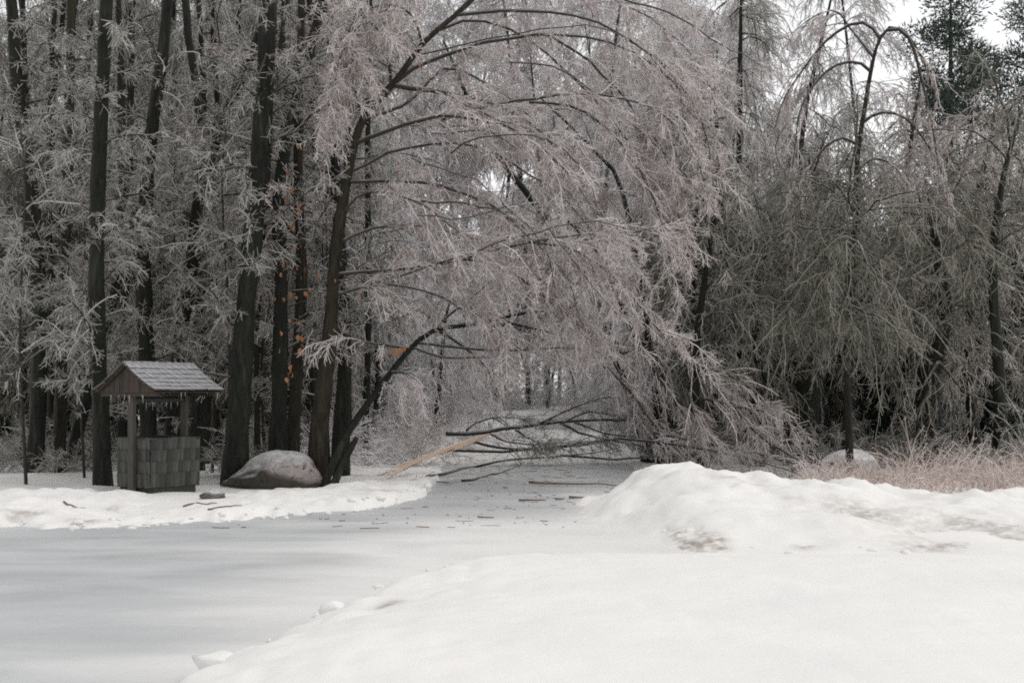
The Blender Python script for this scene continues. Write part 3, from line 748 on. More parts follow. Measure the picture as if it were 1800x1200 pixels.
# ---- lower bent tree by the boulder
def bent_tree():
    root = empty('bent_tree', (at(572, 850, 21)[0], 21, 0), 'bare tree bent low to the right beside the whale-backed boulder', 'tree')
    pts = trace([(566, 862), (590, 800), (625, 740), (668, 680), (722, 612), (765, 580), (830, 570), (900, 555), (960, 546), (990, 560)], 20.8, 23, 22)
    trunk_part('trunk', pts, PX(15, 21), .025, root, BD, 10, .1, .05, .8)
    A = [([(735, 604), (830, 614), (900, 616), (980, 611), (1060, 620), (1110, 640)], 21.6, 22.5, 6), ([(725, 612), (780, 628), (850, 628), (900, 632)], 21.6, 21.9, 6),
         ([(840, 570), (900, 575), (960, 600), (1000, 640)], 22, 23, 8), ([(870, 560), (930, 575), (985, 590), (1030, 620)], 22, 23, 9), ([(765, 580), (800, 600), (850, 640), (880, 700)], 21.8, 22.5, 7),
         ([(722, 612), (650, 602), (600, 596), (560, 610)], 21.5, 20.6, 6), ([(690, 655), (712, 655), (730, 668)], 21.4, 21, 7), ([(670, 680), (690, 672), (706, 674)], 21.3, 21, 6), ([(765, 580), (780, 560), (820, 530), (880, 480)], 21.8, 22, 6),
         ([(900, 555), (890, 520), (905, 490)], 22.5, 22.6, 5)]
    Ps, Rs = [], []
    for pp, a, b, w in A:
        q = onto(pts, trace(pp, a, b, 12)); r = np.linspace(PX(w, 21.5) / 2, .006, 12)
        link('branch', tubes_mesh('branch', [(q[None], r[None])], np.array(root.location), [6]), root, M['bark_branch']); Ps.append(q); Rs.append(r)
    P, R = np.array(Ps), np.array(Rs)
    L2 = spawn(P, R, 10, (.2, 1), (.4, 1), (.4, 1.2), 6, (.009, .005), 1.2, .08, (.15, 0, -.1), .4)
    L3 = spawn(*L2, 14, (.1, 1), (.4, 1.2), (.08, .34), 2, (.006, .0045), .5, .12)
    crown_part([L2, L3], [4, 3], root, TP)
    for lf in [(687, 612, 21.2, 2.0), (706, 610, 21.2, 2.4), (712, 606, 21.3, 1.6), (886, 628, 21.9, 1.2)]: add_leaf(root, *lf)
bent_tree()

def snag(pp, Y, w0, w1, label, bark, name='stump', s=10):
    pts = trace(pp, Y, Y, 9)
    root = empty(name, (pts[0, 0], Y, 0), label, 'stump' if name == 'stump' else 'tree')
    V, Q, T, caps, b = trunk_tube(pts, PX(w0, Y), PX(w1, Y), s, .18, .3)
    # jagged broken top
    K = len(pts); top = V[(K - 1) * s:]; d = norm(pts[-1] - pts[-2]); V[(K - 1) * s:] = top + d * rng.uniform(0, .12, (s, 1))
    link('trunk', mesh_arrays('trunk', V - np.array(root.location), Q, T, True, caps), root, bark)
    return root, pts, b
snag([(580, 866), (592, 838), (606, 808), (622, 778)], 20.6, 15, 11, 'snapped dark stump leaning right beside the boulder', BD)

# ---- fallen limb with the long split
def fallen():
    Y = 27.5
    root = empty('fallen_limb', tuple(at(860, 800, Y) * (1, 1, 0)), 'snapped dark limb with a long pale split lying across the driveway', 'fallen limb')
    def br(pp, a, b, w, w1=.01, nm='branch', mat=None, s=8):
        q = trace(pp, a, b, 14); q[:, 2] = np.maximum(q[:, 2], .04); q[1:-1] += rng.normal(size=(12, 3)) * .008
        r = np.linspace(PX(w * .78, a) / 2, w1 * .7, 14)
        V, Q, T = tube_arrays(q[None], r[None], s); caps = np.array([np.arange(s)[::-1], 13 * s + np.arange(s)])
        link(nm, mesh_arrays(nm, V - np.array(root.location), Q, T, True, caps), root, mat or M['bark_limb']); return q, r
    S = []
    S.append(br([(785, 762), (850, 760), (900, 751), (980, 743), (1060, 737), (1140, 737), (1200, 745)], 26.5, 29, 11, .02, 'trunk'))
    S.append(br([(780, 790), (860, 793), (930, 790), (1010, 783), (1100, 772), (1220, 780)], 27, 29, 8))
    S.append(br([(830, 775), (880, 788), (950, 788), (1050, 775), (1150, 760)], 27, 28.5, 7))
    S.append(br([(905, 756), (940, 775), (970, 783)], 27, 27.3, 5, .006))
    S.append(br([(860, 762), (890, 775), (930, 780), (1000, 778)], 27, 27.6, 5, .006))
    S.append(br([(990, 745), (1020, 760), (1080, 775), (1180, 790)], 27.6, 28.2, 6, .006))
    S.append(br([(1010, 742), (1060, 760), (1110, 768), (1190, 772)], 27.6, 28.6, 5, .006))
    S.append(br([(820, 757), (835, 745), (870, 733), (910, 735), (960, 745)], 26.8, 27.5, 5, .006))
    S.append(br([(950, 744), (1000, 720), (1060, 700), (1120, 700)], 27.4, 28.5, 6, .006))
    S.append(br([(1060, 737), (1130, 742), (1220, 765), (1330, 790)], 28, 27.5, 6, .006))
    S.append(br([(985, 745), (1030, 725), (1090, 730), (1160, 728)], 27.6, 28.6, 5, .006))
    P, R = np.array([q for q, _ in S]), np.array([r for _, r in S])
    L2 = spawn(P, R, 22, (.25, 1), (.4, 1.2), (.3, 1.1), 5, (.009, .005), .5, .14, (.2, 0, 0))
    L3 = spawn(*L2, 12, (.1, 1), (.4, 1.2), (.08, .32), 2, (.006, .0045), .3, .15)
    crown_part([L2, L3], [4, 3], root, TG)
    # pale splintered heartwood: a tapering flat slab of split timber
    q = trace([(862, 763), (820, 776), (760, 798), (715, 818), (678, 838)], 26.6, 21.6, 12); q[:, 2] = np.maximum(q[:, 2], .03)
    wv = np.array([.4, .8, 1, 1.05, 1.1, 1.1, 1.05, 1, .9, .7, .45, .12]) * .048
    V = []
    for i in range(12):
        t = norm(q[min(i + 1, 11)] - q[max(i - 1, 0)]); n_ = norm(np.cross(t, (0, 1, 0))); 
        for a, b in ((-1, -.25), (-.3, -.45), (1, -.2), (.7, .3), (-.2, .45), (-.9, .25)):
            V.append(q[i] + n_ * wv[i] * a * .85 + np.array((0, 1, 0)) * b * .05 + rng.normal(size=3) * .004)
    V = np.array(V); k = np.arange(11)[:, None] * 6; j = np.arange(6)[None]
    Q = np.stack([k + j, k + (j + 1) % 6, k + 6 + (j + 1) % 6, k + 6 + j], -1).reshape(-1, 4)
    o = link('split_wood', mesh_arrays('split_wood', V - np.array(root.location), Q, None, False, np.array([np.arange(6)[::-1], 66 + np.arange(6)])), root, M['splinter'])
    for k in range(7):
        i0, i1 = ((0, 4), (1, 5), (7, 11), (8, 11), (7, 10), (2, 6), (5, 9))[k]
        c_ = q[i0:i1 + 1].copy(); c_ += rng.normal(size=3) * .035 + np.linspace(0, 1, len(c_))[:, None] * rng.normal(size=3) * .07
        link('splinter', tubes_mesh('splinter', [(c_[None], np.linspace(.012, .003, len(c_))[None])], np.array(root.location), [5]), o, M['splinter'])
    o['label'] = 'long pale tan strip of freshly split wood'
fallen()

def ground_branch(pp, Y0, Y1, w, label, name='fallen_branch', mat=None, n2=8, twig=None, group=None, n3=4, L=(.2, .8), cat='fallen branch'):
    q = trace(pp, Y0, Y1, 12); q[:, 2] = np.maximum(q[:, 2], .03)
    q[1:-1] += rng.normal(size=(10, 3)) * (.01 if n2 else .0015)
    root = empty(name, (q[0, 0], q[0, 1], 0), label, cat, group)
    r = np.linspace(PX(w, Y0) / 2, .008, 12)
    V, Q, T = tube_arrays(q[None], r[None], 7)
    link('stem', mesh_arrays('stem', V - np.array(root.location), Q, T, True, np.array([np.arange(7)[::-1], 77 + np.arange(7)])), root, mat or M['bark_limb'])
    if n2:
        L2 = spawn(q[None], r[None], n2, (.2, 1), (.4, 1), L, 5, (.008, .005), .5, .12)
        L3 = spawn(*L2, n3, (.1, 1), (.4, 1.1), (.08, .3), 3, (.006, .0045), .3, .15)
        crown_part([L2, L3], [4, 3], root, twig or TG, 'twig')
ground_branch([(750, 842), (800, 828), (850, 816), (920, 806), (980, 802), (1040, 796), (1090, 786)], 23.5, 27, 6, 'thin dark branch on the snow below the pale split wood', n2=16)
ground_branch([(600, 836), (680, 840), (740, 846), (790, 851)], 23.4, 21.8, 7, 'dark branch lying along the left snow bank under the split wood', n2=12)
ground_branch([(812, 848), (850, 838), (890, 828), (915, 817)], 22.4, 24, 5, 'short thin twig slanting across the left side of the driveway', n2=3)
ground_branch([(985, 800), (1080, 806), (1180, 800), (1260, 800)], 27, 25, 5, 'thin bare branch on the driveway right of the split wood', n2=10)
ground_branch([(930, 847), (960, 849), (1020, 850), (1060, 850), (1094, 855)], 21.6, 21.2, 4.5, 'longest loose brown stick lying alone on the driveway', 'stick', M['stick'], 0, cat='stick')
ground_branch([(912, 882), (935, 882), (960, 882)], 18.3, 18.3, 4, 'short straight brown stick on the driveway below the longest stick', 'stick', M['stick'], 0, cat='stick')
ground_branch([(976, 881), (985, 879), (992, 879)], 18.5, 18.5, 4, 'tiny broken stick in the middle of three bits on the driveway', 'stick', M['stick'], 0, cat='stick')
ground_branch([(1000, 877), (1010, 876), (1032, 876)], 18.8, 18.8, 5, 'short brown stick at the right end of the broken bits on the driveway', 'stick', M['stick'], 0, cat='stick')
ground_branch([(840, 911), (852, 913), (868, 914)], 15.8, 15.7, 3, 'small thin stick on the grey ice in front of the left bank', 'stick', M['stick'], 0, cat='stick')
def bank_stick(pp, Y0, Y1, zoff, label):
    q = trace(pp, Y0, Y1, 10); q[:, 2] = lb_z(q[:, 0], q[:, 1]) + zoff
    root = link('stick', tubes_mesh('stick', [(q[None], np.linspace(.012, .006, 10)[None])], q[0], [6]), None, M['stick']); root.location = q[0]
    tag(root, label, 'stick')
bank_stick([(322, 893), (345, 894), (370, 892), (398, 886)], 16.9, 17.4, .015, 'curved brown stick on the low bank in front of the small stone')
bank_stick([(112, 904), (130, 910), (150, 914)], 16.2, 15.9, .015, 'short dark stick on the low snow bank at the far left')
bank_stick([(365, 925), (400, 920), (425, 920)], 15.9, 16.1, .012, 'thin dark stick at the foot of the low bank below the boulder')

# ---- right side: bowed birch, weeping trees, big trunks
def birch():
    Y = 26
    root = empty('bowed_birch', (at(1490, 800, Y)[0], Y, 0), 'slender tree on the right with its bare top hooked over against the sky', 'tree')
    pts = trace([(1488, 820), (1492, 650), (1498, 480), (1503, 380), (1508, 270), (1520, 190), (1532, 120), (1545, 72), (1566, 47), (1590, 55), (1606, 78), (1625, 110), (1640, 165)], Y, Y - .6, 44)
    trunk_part('trunk', pts, PX(17, Y), .035, root, BB, 10, .1, .3)
    A = [([(1541, 78), (1525, 52), (1500, 45), (1465, 62), (1440, 85), (1410, 125), (1380, 170), (1360, 230)], Y, Y + .5, 7), ([(1525, 132), (1508, 116), (1480, 113), (1450, 128), (1420, 165), (1405, 200), (1398, 250), (1392, 310)], Y, Y - .6, 6),
         ([(1550, 62), (1570, 58), (1592, 72), (1612, 115), (1630, 180), (1645, 260), (1650, 320)], Y, Y - 1, 7), ([(1516, 220), (1550, 200), (1600, 215), (1650, 290), (1670, 370)], Y, Y - 1, 6),
         ([(1512, 260), (1480, 245), (1440, 270), (1410, 330), (1395, 400)], Y, Y - .5, 6), ([(1508, 300), (1540, 280), (1580, 300), (1610, 370)], Y, Y + .5, 6), ([(1505, 340), (1470, 330), (1430, 370), (1400, 440)], Y, Y + .7, 6),
         ([(1530, 110), (1500, 60), (1470, 20), (1430, 30), (1390, 60)], Y, Y + 1, 6)]
    Ps, Rs = [], []
    for pp, a, b, w in A:
        q = onto(pts, trace(pp, a, b, 14)); r = np.linspace(PX(w, Y) / 2, .006, 14)
        link('branch', tubes_mesh('branch', [(q[None], r[None])], np.array(root.location), [6]), root, M['bark_branch']); Ps.append(q); Rs.append(r)
    P, R = np.array(Ps), np.array(Rs)
    L2 = spawn(P, R, 12, (.2, 1), (.3, 1), (.5, 1.7), 7, (.010, .006), 2.2, .07, (0, 0, -.15), .3)
    L3 = spawn(*L2, 8, (.1, 1), (.3, .9), (.15, .5), 4, (.007, .005), 1.0, .1)
    L4 = spawn(*L3, 4, (.15, 1), (.4, 1.2), (.07, .2), 2, (.006, .005), .3, .15)
    crown_part([L2, L3, L4], [4, 3, 3], root, TP)
birch()

def weeping_tree(pp, Y, w0, w1, label, twig, limbs, span, t=(.3, 1), n2=9, n3=8, n4=0, bark=BD, droop=1.5, r=1.0, name='weeping_tree', group=None, hang=(.9, 2.2), lift=.7):
    pts = trace(pp, Y, Y, 16); pts[0, 2] = -.1
    root = empty(name, (pts[0, 0], Y, 0), label, 'tree', group)
    P, R = trunk_part('trunk', np.vstack([pts, pts[-1] + norm(pts[-1] - pts[-2]) * np.array([[.35], [.7]])]), PX(w0, Y), .03, root, bark, 10, pw=.75)
    L1 = spawn(P, R, limbs, (max(t[0] - .3, .2), t[1]), (.6, 1.6), (span[0] * .5, span[1]), 12, (.022 * r, .009), droop * .85, .22, upb=lift, taper=.1)
    limb_parts(root, L1)
    L2 = spawn(*L1, n2, (.08, 1), (.4, 1.3), (hang[0] * .6, hang[1]), 7, (.010 * r, .006), 1.45, .25, (0, 0, -.05), .3)
    L3 = spawn(*L2, int(n3 * 1.6), (.05, 1), (.4, 1.3), (.08, .40), 3, (.0062 * r, .0045), .7, .22)
    S, D = [L2, L3], [4, 3]
    if n4: S.append(spawn(*L3, n4, (.15, 1), (.4, 1.0), (.07, .2), 3, (.0058 * r, .0048), .3, .15)); D.append(3)
    crown_part(S, D, root, twig)
    return root
weeping_tree([(1494, 815), (1490, 680), (1486, 560), (1492, 470), (1500, 420)], 23.2, 13, 9, 'nearest weeping tree on the right, its brown twigs hanging to the ground', TB, 34, (1.4, 3.4), (.75, 1), 11, 10, lift=1.2)
weeping_tree([(1640, 820), (1632, 680), (1660, 560), (1650, 470), (1640, 400)], 26, 48, 16, 'thick black trunk right of the snow-capped boulder under weeping twigs', TB, 34, (1.2, 3.2), (.7, 1), 10, 9)
weeping_tree([(1418, 808), (1420, 700), (1410, 560), (1415, 430), (1420, 330)], 27.5, 44, 14, 'broad dark trunk left of the snow-capped boulder', TB, 28, (1.0, 2.8), (.6, 1), 9, 8)
weeping_tree([(1228, 800), (1222, 640), (1240, 480), (1262, 330), (1258, 190)], 25.5, 16, 9, 'dark trunk standing behind the tangle of fallen tops at the bank', TG, 24, (.8, 2.0), (.4, 1), 9, 8)
weeping_tree([(1760, 815), (1755, 640), (1745, 480), (1760, 330), (1785, 230)], 25.5, 24, 12, 'dark weeping tree at the right edge behind the dry grass', TB, 30, (1.2, 3.0), (.5, 1), 10, 9)
weeping_tree([(1330, 800), (1325, 640), (1335, 500), (1345, 440)], 27, 18, 10, 'low weeping tree between the tangle and the broad dark trunk', TB, 26, (1.0, 2.6), (.6, 1), 9, 9, lift=1.2)
weeping_tree([(1580, 815), (1600, 640), (1585, 440), (1596, 290), (1610, 190)], 29, 18, 9, 'pinkish iced tree drooping behind the hooked bare top on the right', TP, 36, (1.0, 2.6), (.45, 1), 9, 8, bark=BB)
weeping_tree([(1715, 815), (1705, 600), (1712, 400), (1730, 290), (1745, 215)], 28, 20, 9, 'pinkish iced tree drooping below the far evergreens on the right', TP, 40, (1.0, 2.6), (.4, 1), 9, 9, bark=BB)
weeping_tree([(1300, 800), (1292, 600), (1296, 400), (1300, 220), (1302, 30)], 30, 20, 9, 'ragged dark tree standing left of the open patch of sky', TG, 40, (.5, 1.6), (.3, 1), 8, 8)
weeping_tree([(1385, 810), (1390, 600), (1400, 380), (1415, 200), (1440, 90), (1456, 20)], 29, 16, 8, 'dark tree leaning right in front of the open patch of sky', TG, 26, (.5, 1.6), (.3, .85), 8, 7)
weeping_tree([(1440, 810), (1436, 600), (1432, 420), (1436, 330)], 30, 26, 14, 'dark trunk behind the hanging twigs left of the hooked tree', TG, 20, (.8, 1.8), (.5, 1), 8, 7)
# iced pale limb in front of the black trunk
ground_branch([(1650, 636), (1620, 680), (1595, 690)], 25.4, 25, 7, 'pale iced broken branch hanging left of the thick black trunk', 'hanging_branch', M['bark_branch'], 6, TG, cat='branch')
ground_branch([(1650, 636), (1700, 690), (1740, 706), (1795, 720)], 25.4, 25, 6, 'pale iced branch hanging right of the thick black trunk', 'hanging_branch', M['bark_branch'], 6, TG, cat='branch')

# ---- tangle of fallen tops at the right of the driveway
TANG = [([(1110, 580), (1150, 650), (1190, 710), (1230, 770)], 26, 25, 10), ([(1190, 620), (1240, 660), (1290, 715), (1350, 790)], 25, 24, 8), ([(1060, 640), (1110, 690), (1150, 745), (1200, 790)], 27, 26, 8), ([(1200, 640), (1270, 655), (1330, 690), (1400, 760)], 25, 24, 6),
        ([(1240, 700), (1300, 715), (1358, 726)], 24.5, 24, 6), ([(1280, 700), (1330, 760), (1390, 800), (1440, 825)], 24.4, 22, 7), ([(1150, 760), (1220, 775), (1300, 790), (1420, 820)], 25.5, 22.5, 7), ([(1090, 770), (1180, 780), (1290, 800), (1400, 830)], 26, 22, 6), ([(1210, 690), (1225, 740), (1250, 790)], 24.5, 24, 6), ([(1060, 600), (1100, 680), (1120, 760)], 28, 27, 8)]
root = empty('fallen_treetop', tuple(at(1230, 800, 25) * (1, 1, 0)), 'tangle of iced treetops fallen beside the driveway behind the high snow bank', 'fallen treetop')
Ps, Rs = [], []
for pp, a, b, w in TANG:
    q = trace(pp, a, b, 12); q[:, 2] = np.maximum(q[:, 2], .05); r = np.linspace(PX(w, 25) / 2, .01, 12)
    link('branch', tubes_mesh('branch', [(q[None], r[None])], np.array(root.location), [6]), root, M['bark_limb']); Ps.append(q); Rs.append(r)
P, R = np.array(Ps), np.array(Rs)
L2 = spawn(P, R, 26, (.1, 1), (.4, 1.1), (.5, 1.5), 6, (.012, .006), .9, .1, (.2, -.1, 0))
L3 = spawn(*L2, 15, (.1, 1), (.4, 1.2), (.08, .38), 2, (.007, .0048), .4, .15)
crown_part([L2, L3], [4, 3], root, TP)

# ---- dark leaning trunks inside the canopy
for pp, Y, w0, w1, lab in [([(1140, 790), (1085, 620), (1010, 460), (932, 347), (872, 270), (832, 195), (800, 120)], 29, 20, 11, 'dark trunk leaning left among the arching limbs over the driveway'),
                           ([(1165, 790), (1140, 600), (1095, 340), (1050, 270), (990, 210)], 28, 15, 8, 'dark snapped-looking trunk leaning left at the far side of the arch'),
                           ([(1185, 780), (1160, 640), (1110, 580), (1060, 460), (1010, 400)], 27, 14, 8, 'dark thin trunk bent left above the fallen tops')]:
    weeping_tree(pp, Y, w0, w1, lab, TW, 15, (.8, 2.0), (.3, 1), 8, 8, droop=1.6)

# ---- evergreens
def conifer_mesh(H, Rb, seed, pw=.75, n=5200):
    r = np.random.default_rng(seed); V, Q = [], []
    h = r.uniform(.06, 1, n) ** .9; lay = np.round(h * 22) / 22 + r.normal(size=n) * .008
    a = r.integers(0, 9, n) * .7 + lay * 40 + r.normal(size=n) * .16; rad = Rb * (1 - lay) ** pw * r.uniform(.15, 1, n) * (.75 + .35 * np.sin(a * 3 + lay * 9))
    p = np.stack([np.cos(a) * rad, np.sin(a) * rad, lay * H - rad * .42 + r.normal(size=n) * .06], -1)
    d = norm(np.stack([np.cos(a), np.sin(a), np.full(n, -.7)], -1) + r.normal(size=(n, 3)) * .35); s_ = norm(np.cross(d, r.normal(size=(n, 3))))
    L = r.uniform(.18, .42, n)[:, None]; w = r.uniform(.03, .07, n)[:, None]; u = np.cross(d, s_)
    V = np.stack([p - s_ * w, p + s_ * w, p + d * L + s_ * w * .2, p + d * L - s_ * w * .2, p + u * w * .7, p + d * L * .9 + u * w * .5], 1).reshape(-1, 3)
    b = np.arange(n)[:, None] * 6
    Q = np.concatenate([b + np.array([0, 1, 2, 3]), b + np.array([1, 4, 5, 2]), b + np.array([4, 0, 3, 5])], 0)
    return mesh_arrays('evergreen_crown', V, Q, None, False)
def pine_mesh(H, seed, nb=36, nt=360):
    r = np.random.default_rng(seed); hb = r.uniform(.35, 1, nb); ab = r.uniform(0, 6.28, nb); rb = (1.9 * (1.02 - hb) ** .45 + .1) * r.uniform(.4, 1, nb)
    c = np.stack([np.cos(ab) * rb, np.sin(ab) * rb, hb * H], -1).repeat(nt, 0); n = len(c)
    q = norm(r.normal(size=(n, 3))) * r.uniform(.35, 1, (n, 1)) * np.array([.75, .75, .5]) * r.uniform(.6, 1.2, nb).repeat(nt)[:, None]
    p = c + q; d = norm(q + np.array([0, 0, .15]) + r.normal(size=(n, 3)) * .3); s_ = norm(np.cross(d, r.normal(size=(n, 3)))); u = np.cross(d, s_)
    L = r.uniform(.07, .17, n)[:, None]; w = r.uniform(.010, .024, n)[:, None]
    V = np.stack([p - s_ * w, p + s_ * w, p + d * L + s_ * w * .2, p + d * L - s_ * w * .2, p + u * w, p + d * L * .9 + u * w * .4], 1).reshape(-1, 3)
    b = np.arange(n)[:, None] * 6
    return mesh_arrays('evergreen_crown', V, np.concatenate([b + np.array([0, 1, 2, 3]), b + np.array([1, 4, 5, 2]), b + np.array([4, 0, 3, 5])], 0), None, False)
CON = [conifer_mesh(9, 2.1, 1), pine_mesh(11, 2)]
for m_ in CON: m_.materials.append(M['needle'])
def tr_mesh(H, r0):
    return tubes_mesh('evergreen_trunk', [(np.array([[(0, 0, -.2), (0.05, 0, H * .5), (0, 0.05, H)]]), np.array([[r0, r0 * .6, .02]]))], np.zeros(3), [8])
CT = [tr_mesh(9, .16), tr_mesh(11, .19)]
for m_ in CT: m_.materials.append(BD)
def conifer(px, Y, k, s, label, group):
    root = empty('evergreen', (at(px, 0, Y)[0], Y, 0), label, 'tree', group, rng.uniform(0, 6)); root.scale = (s * rng.uniform(.9, 1.1), s, s)
    link('trunk', CT[k], root); link('crown', CON[k], root)
for px, Y, k, s, lab in [(1668, 42, 1, 1.38, 'tall evergreen left of the two whose tops show at the upper right'), (1815, 44, 1, 1.42, 'tall evergreen at the upper right corner of the woods'), (1706, 54, 1, 1.55, 'evergreen between the two tall tops at the upper right')]:
    conifer(px, Y, k, s, lab, 'evergreens at the upper right')
for px, Y, k, s in [(1300, 38, 0, .85), (1430, 36, 0, .62), (1560, 35, 0, .62), (1640, 34, 0, .68), (1490, 40, 0, .75), (1740, 34, 0, .72), (1350, 31, 0, .5), (1450, 32, 0, .52), (1540, 31, 0, .5), (1690, 31, 0, .58), (1770, 31, 0, .6), (1600, 30.5, 0, .45), (1240, 42, 0, .7), (1380, 42, 0, .7), (1800, 33, 0, .8), (1600, 42, 0, .8), (1690, 37, 0, .66)]:
    conifer(px, Y, k, s, 'dark evergreen half hidden behind the weeping trees on the right', 'dark evergreens behind the weeping trees')
for px, Y, k, s in [(70, 40, 0, .8), (200, 44, 0, .75), (330, 42, 0, .8), (440, 46, 0, .75), (530, 44, 0, .65), (140, 50, 0, .9), (380, 52, 0, .9), (0, 38, 0, .9)]:  # evergreens added to darken the depth of the left woods
    conifer(px, Y, k, s, 'dark evergreen added to darken the woods behind the wishing well', 'added evergreens behind the well')

# ---- deep woods: shared trees copied
def wood_kind(seed, H, lean, twig, bark, n2, n3, hang, limbs=26, tl=.18):
    global rng
    keep = rng; rng = np.random.default_rng(seed)
    pts = spline([(0, 0, -.15), (lean * .15, .1, H * .35), (lean * .45, -.05, H * .7), (lean, .05, H)], 14)
    R = np.linspace(.085, .02, 14)
    tm = tubes_mesh('trunk', [(pts[None], R[None])], np.zeros(3), [8]); tm.materials.append(bark)
    L1 = spawn(pts[None], R[None], limbs, (tl, 1), (.6, 1.3), (1.0, 2.6), 8, (.022, .010), 1.1, .1, upb=.8, taper=.3)
    L2 = spawn(*L1, n2, (.1, 1), (.3, 1.0), hang, 5, (.013, .009), 1.5, .1, (0, 0, -.15), .3)
    L3 = spawn(*L2, n3 * 2, (.1, 1), (.4, 1.25), (.12, .5), 2, (.0095, .007), .5, .15)
    cm = tubes_mesh('crown', [L1, L2, L3], np.zeros(3), [4, 3, 3]); cm.materials.append(twig)
    rng = keep
    return tm, cm
def sapling_kind(seed, H):
    global rng
    keep = rng; rng = np.random.default_rng(seed)
    pts = spline([(0, 0, -.1), (.1, .05, H * .4), (-.1, .1, H * .75), (.25, 0, H)], 12); R = np.linspace(.03, .01, 12)
    tm = tubes_mesh('trunk', [(pts[None], R[None])], np.zeros(3), [7]); tm.materials.append(M['bark_limb'])
    L1 = spawn(pts[None], R[None], 26, (.28, 1), (.7, 1.5), (.7, 2.0), 7, (.014, .007), .5, .14, upb=.3, taper=.2)
    L2 = spawn(*L1, 8, (.1, 1), (.5, 1.3), (.2, .7), 4, (.0085, .0055), .4, .16)
    L3 = spawn(*L2, 12, (.1, 1), (.5, 1.3), (.06, .24), 2, (.0062, .0046), .2, .2)
    cm = tubes_mesh('crown', [L1, L2, L3], np.zeros(3), [4, 3, 3]); cm.materials.append(TG); rng = keep
    return tm, cm
KINDS = {'sapling': [sapling_kind(51, 6.5), sapling_kind(52, 5.4), sapling_kind(53, 7.4)],
         'grey': [wood_kind(sd_, h, l, TG, BD, 9, 8, (.5, 1.6), 56) for sd_, h, l in ((11, 15, .8), (12, 16, -1.2), (13, 13, 2.2))],
         'pale': [wood_kind(sd_, h, l, TW, M['bark_limb'], 9, 8, (.6, 1.8), 56) for sd_, h, l in ((21, 15, 1.6), (22, 16, -1.4), (23, 12, 3.6))],
         'brush': [wood_kind(sd_, h, l, M['twig_lightened'], M['bark_limb'], 9, 7, (.5, 1.6), 36, .04) for sd_, h, l in ((41, 5.5, 1.6), (42, 4.5, -1.8))],
         'low': [wood_kind(sd_, h, l, TB, BD, 9, 8, (.5, 1.5), 40) for sd_, h, l in ((31, 7, .8), (32, 6, -.9))]}
def wood_tree(px, Y, kind, label, group, s=1.0, rz=None):
    tm, cm = random.choice(KINDS[kind])
    root = empty('bare_tree', (at(px, 0, Y)[0], Y, 0), label, 'tree', group, random.uniform(0, 6.28) if rz is None else rz); root.scale = (s, s, s * random.uniform(.9, 1.1))
    link('trunk', tm, root); link('crown', cm, root)['kind'] = 'stuff'
def spots(n, x0, x1, y0, y1):
    """n spread-out places: stratified in the picture width"""
    return [(x0 + (x1 - x0) * (i + random.random()) / n, random.uniform(y0, y1)) for i in random.sample(range(n), n)]
for px, Y in spots(28, -80, 640, 26.5, 46):
    wood_tree(px, Y, 'grey', 'bare ice-glazed tree in the dim woods behind the wishing well', 'woods behind the well', random.uniform(.8, 1.1))
for px, Y in spots(34, 600, 1260, 36, 72):
    X = at(px, 0, Y)[0]
    if -6.4 < X < 7.6: px = 900 + (random.uniform(7.6, 11) if X > .5 else random.uniform(-9, -6.4)) / Y * F
    wood_tree(px, Y, 'pale', 'pale iced tree in the woods beyond the fallen limbs', 'woods beyond the blocked driveway', random.uniform(.9, 1.3))
for px, Y in spots(10, 30, 640, 20.6, 25):
    if 80 < px < 420 and Y < 21.6: Y += 1.5
    if 420 <= px < 600 and Y < 22.2: Y += 2
    wood_tree(px, Y, 'sapling', 'thin understory sapling bristling with iced twigs among the big left trunks', 'saplings among the left trunks', random.uniform(.8, 1.15))
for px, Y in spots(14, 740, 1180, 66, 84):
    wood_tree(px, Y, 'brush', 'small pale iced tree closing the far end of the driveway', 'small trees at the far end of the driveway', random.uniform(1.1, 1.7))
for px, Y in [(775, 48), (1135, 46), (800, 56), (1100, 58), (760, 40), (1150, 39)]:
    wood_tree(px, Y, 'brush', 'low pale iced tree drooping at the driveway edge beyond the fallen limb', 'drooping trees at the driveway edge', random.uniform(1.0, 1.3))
for px, Y in spots(16, -60, 600, 28, 44):
    wood_tree(px, Y, 'low', 'low iced tree in the dim woods behind the wishing well', 'low trees behind the well', random.uniform(.9, 1.3))
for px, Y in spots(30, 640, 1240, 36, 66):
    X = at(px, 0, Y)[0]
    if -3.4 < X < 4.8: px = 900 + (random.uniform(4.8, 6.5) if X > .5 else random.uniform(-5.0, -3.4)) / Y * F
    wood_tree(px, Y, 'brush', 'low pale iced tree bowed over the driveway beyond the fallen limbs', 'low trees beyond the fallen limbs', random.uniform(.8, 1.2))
for px, Y in spots(30, 1190, 1860, 30, 46):
    wood_tree(px, Y, 'low', 'ice-laden tree in the woods behind the dry grass on the right', 'woods behind the right bank', random.uniform(.9, 1.25))
for px, Y in spots(18, -100, 1230, 62, 95):
    wood_tree(px, Y, 'pale', 'far pale iced tree at the back of the woods', 'trees at the back of the woods', random.uniform(1.5, 2.0))

for px, Y in spots(16, 610, 1200, 74, 96):
    wood_tree(px, Y, 'pale', 'far pale iced tree at the back of the woods', 'trees at the back of the woods', random.uniform(1.9, 2.4))

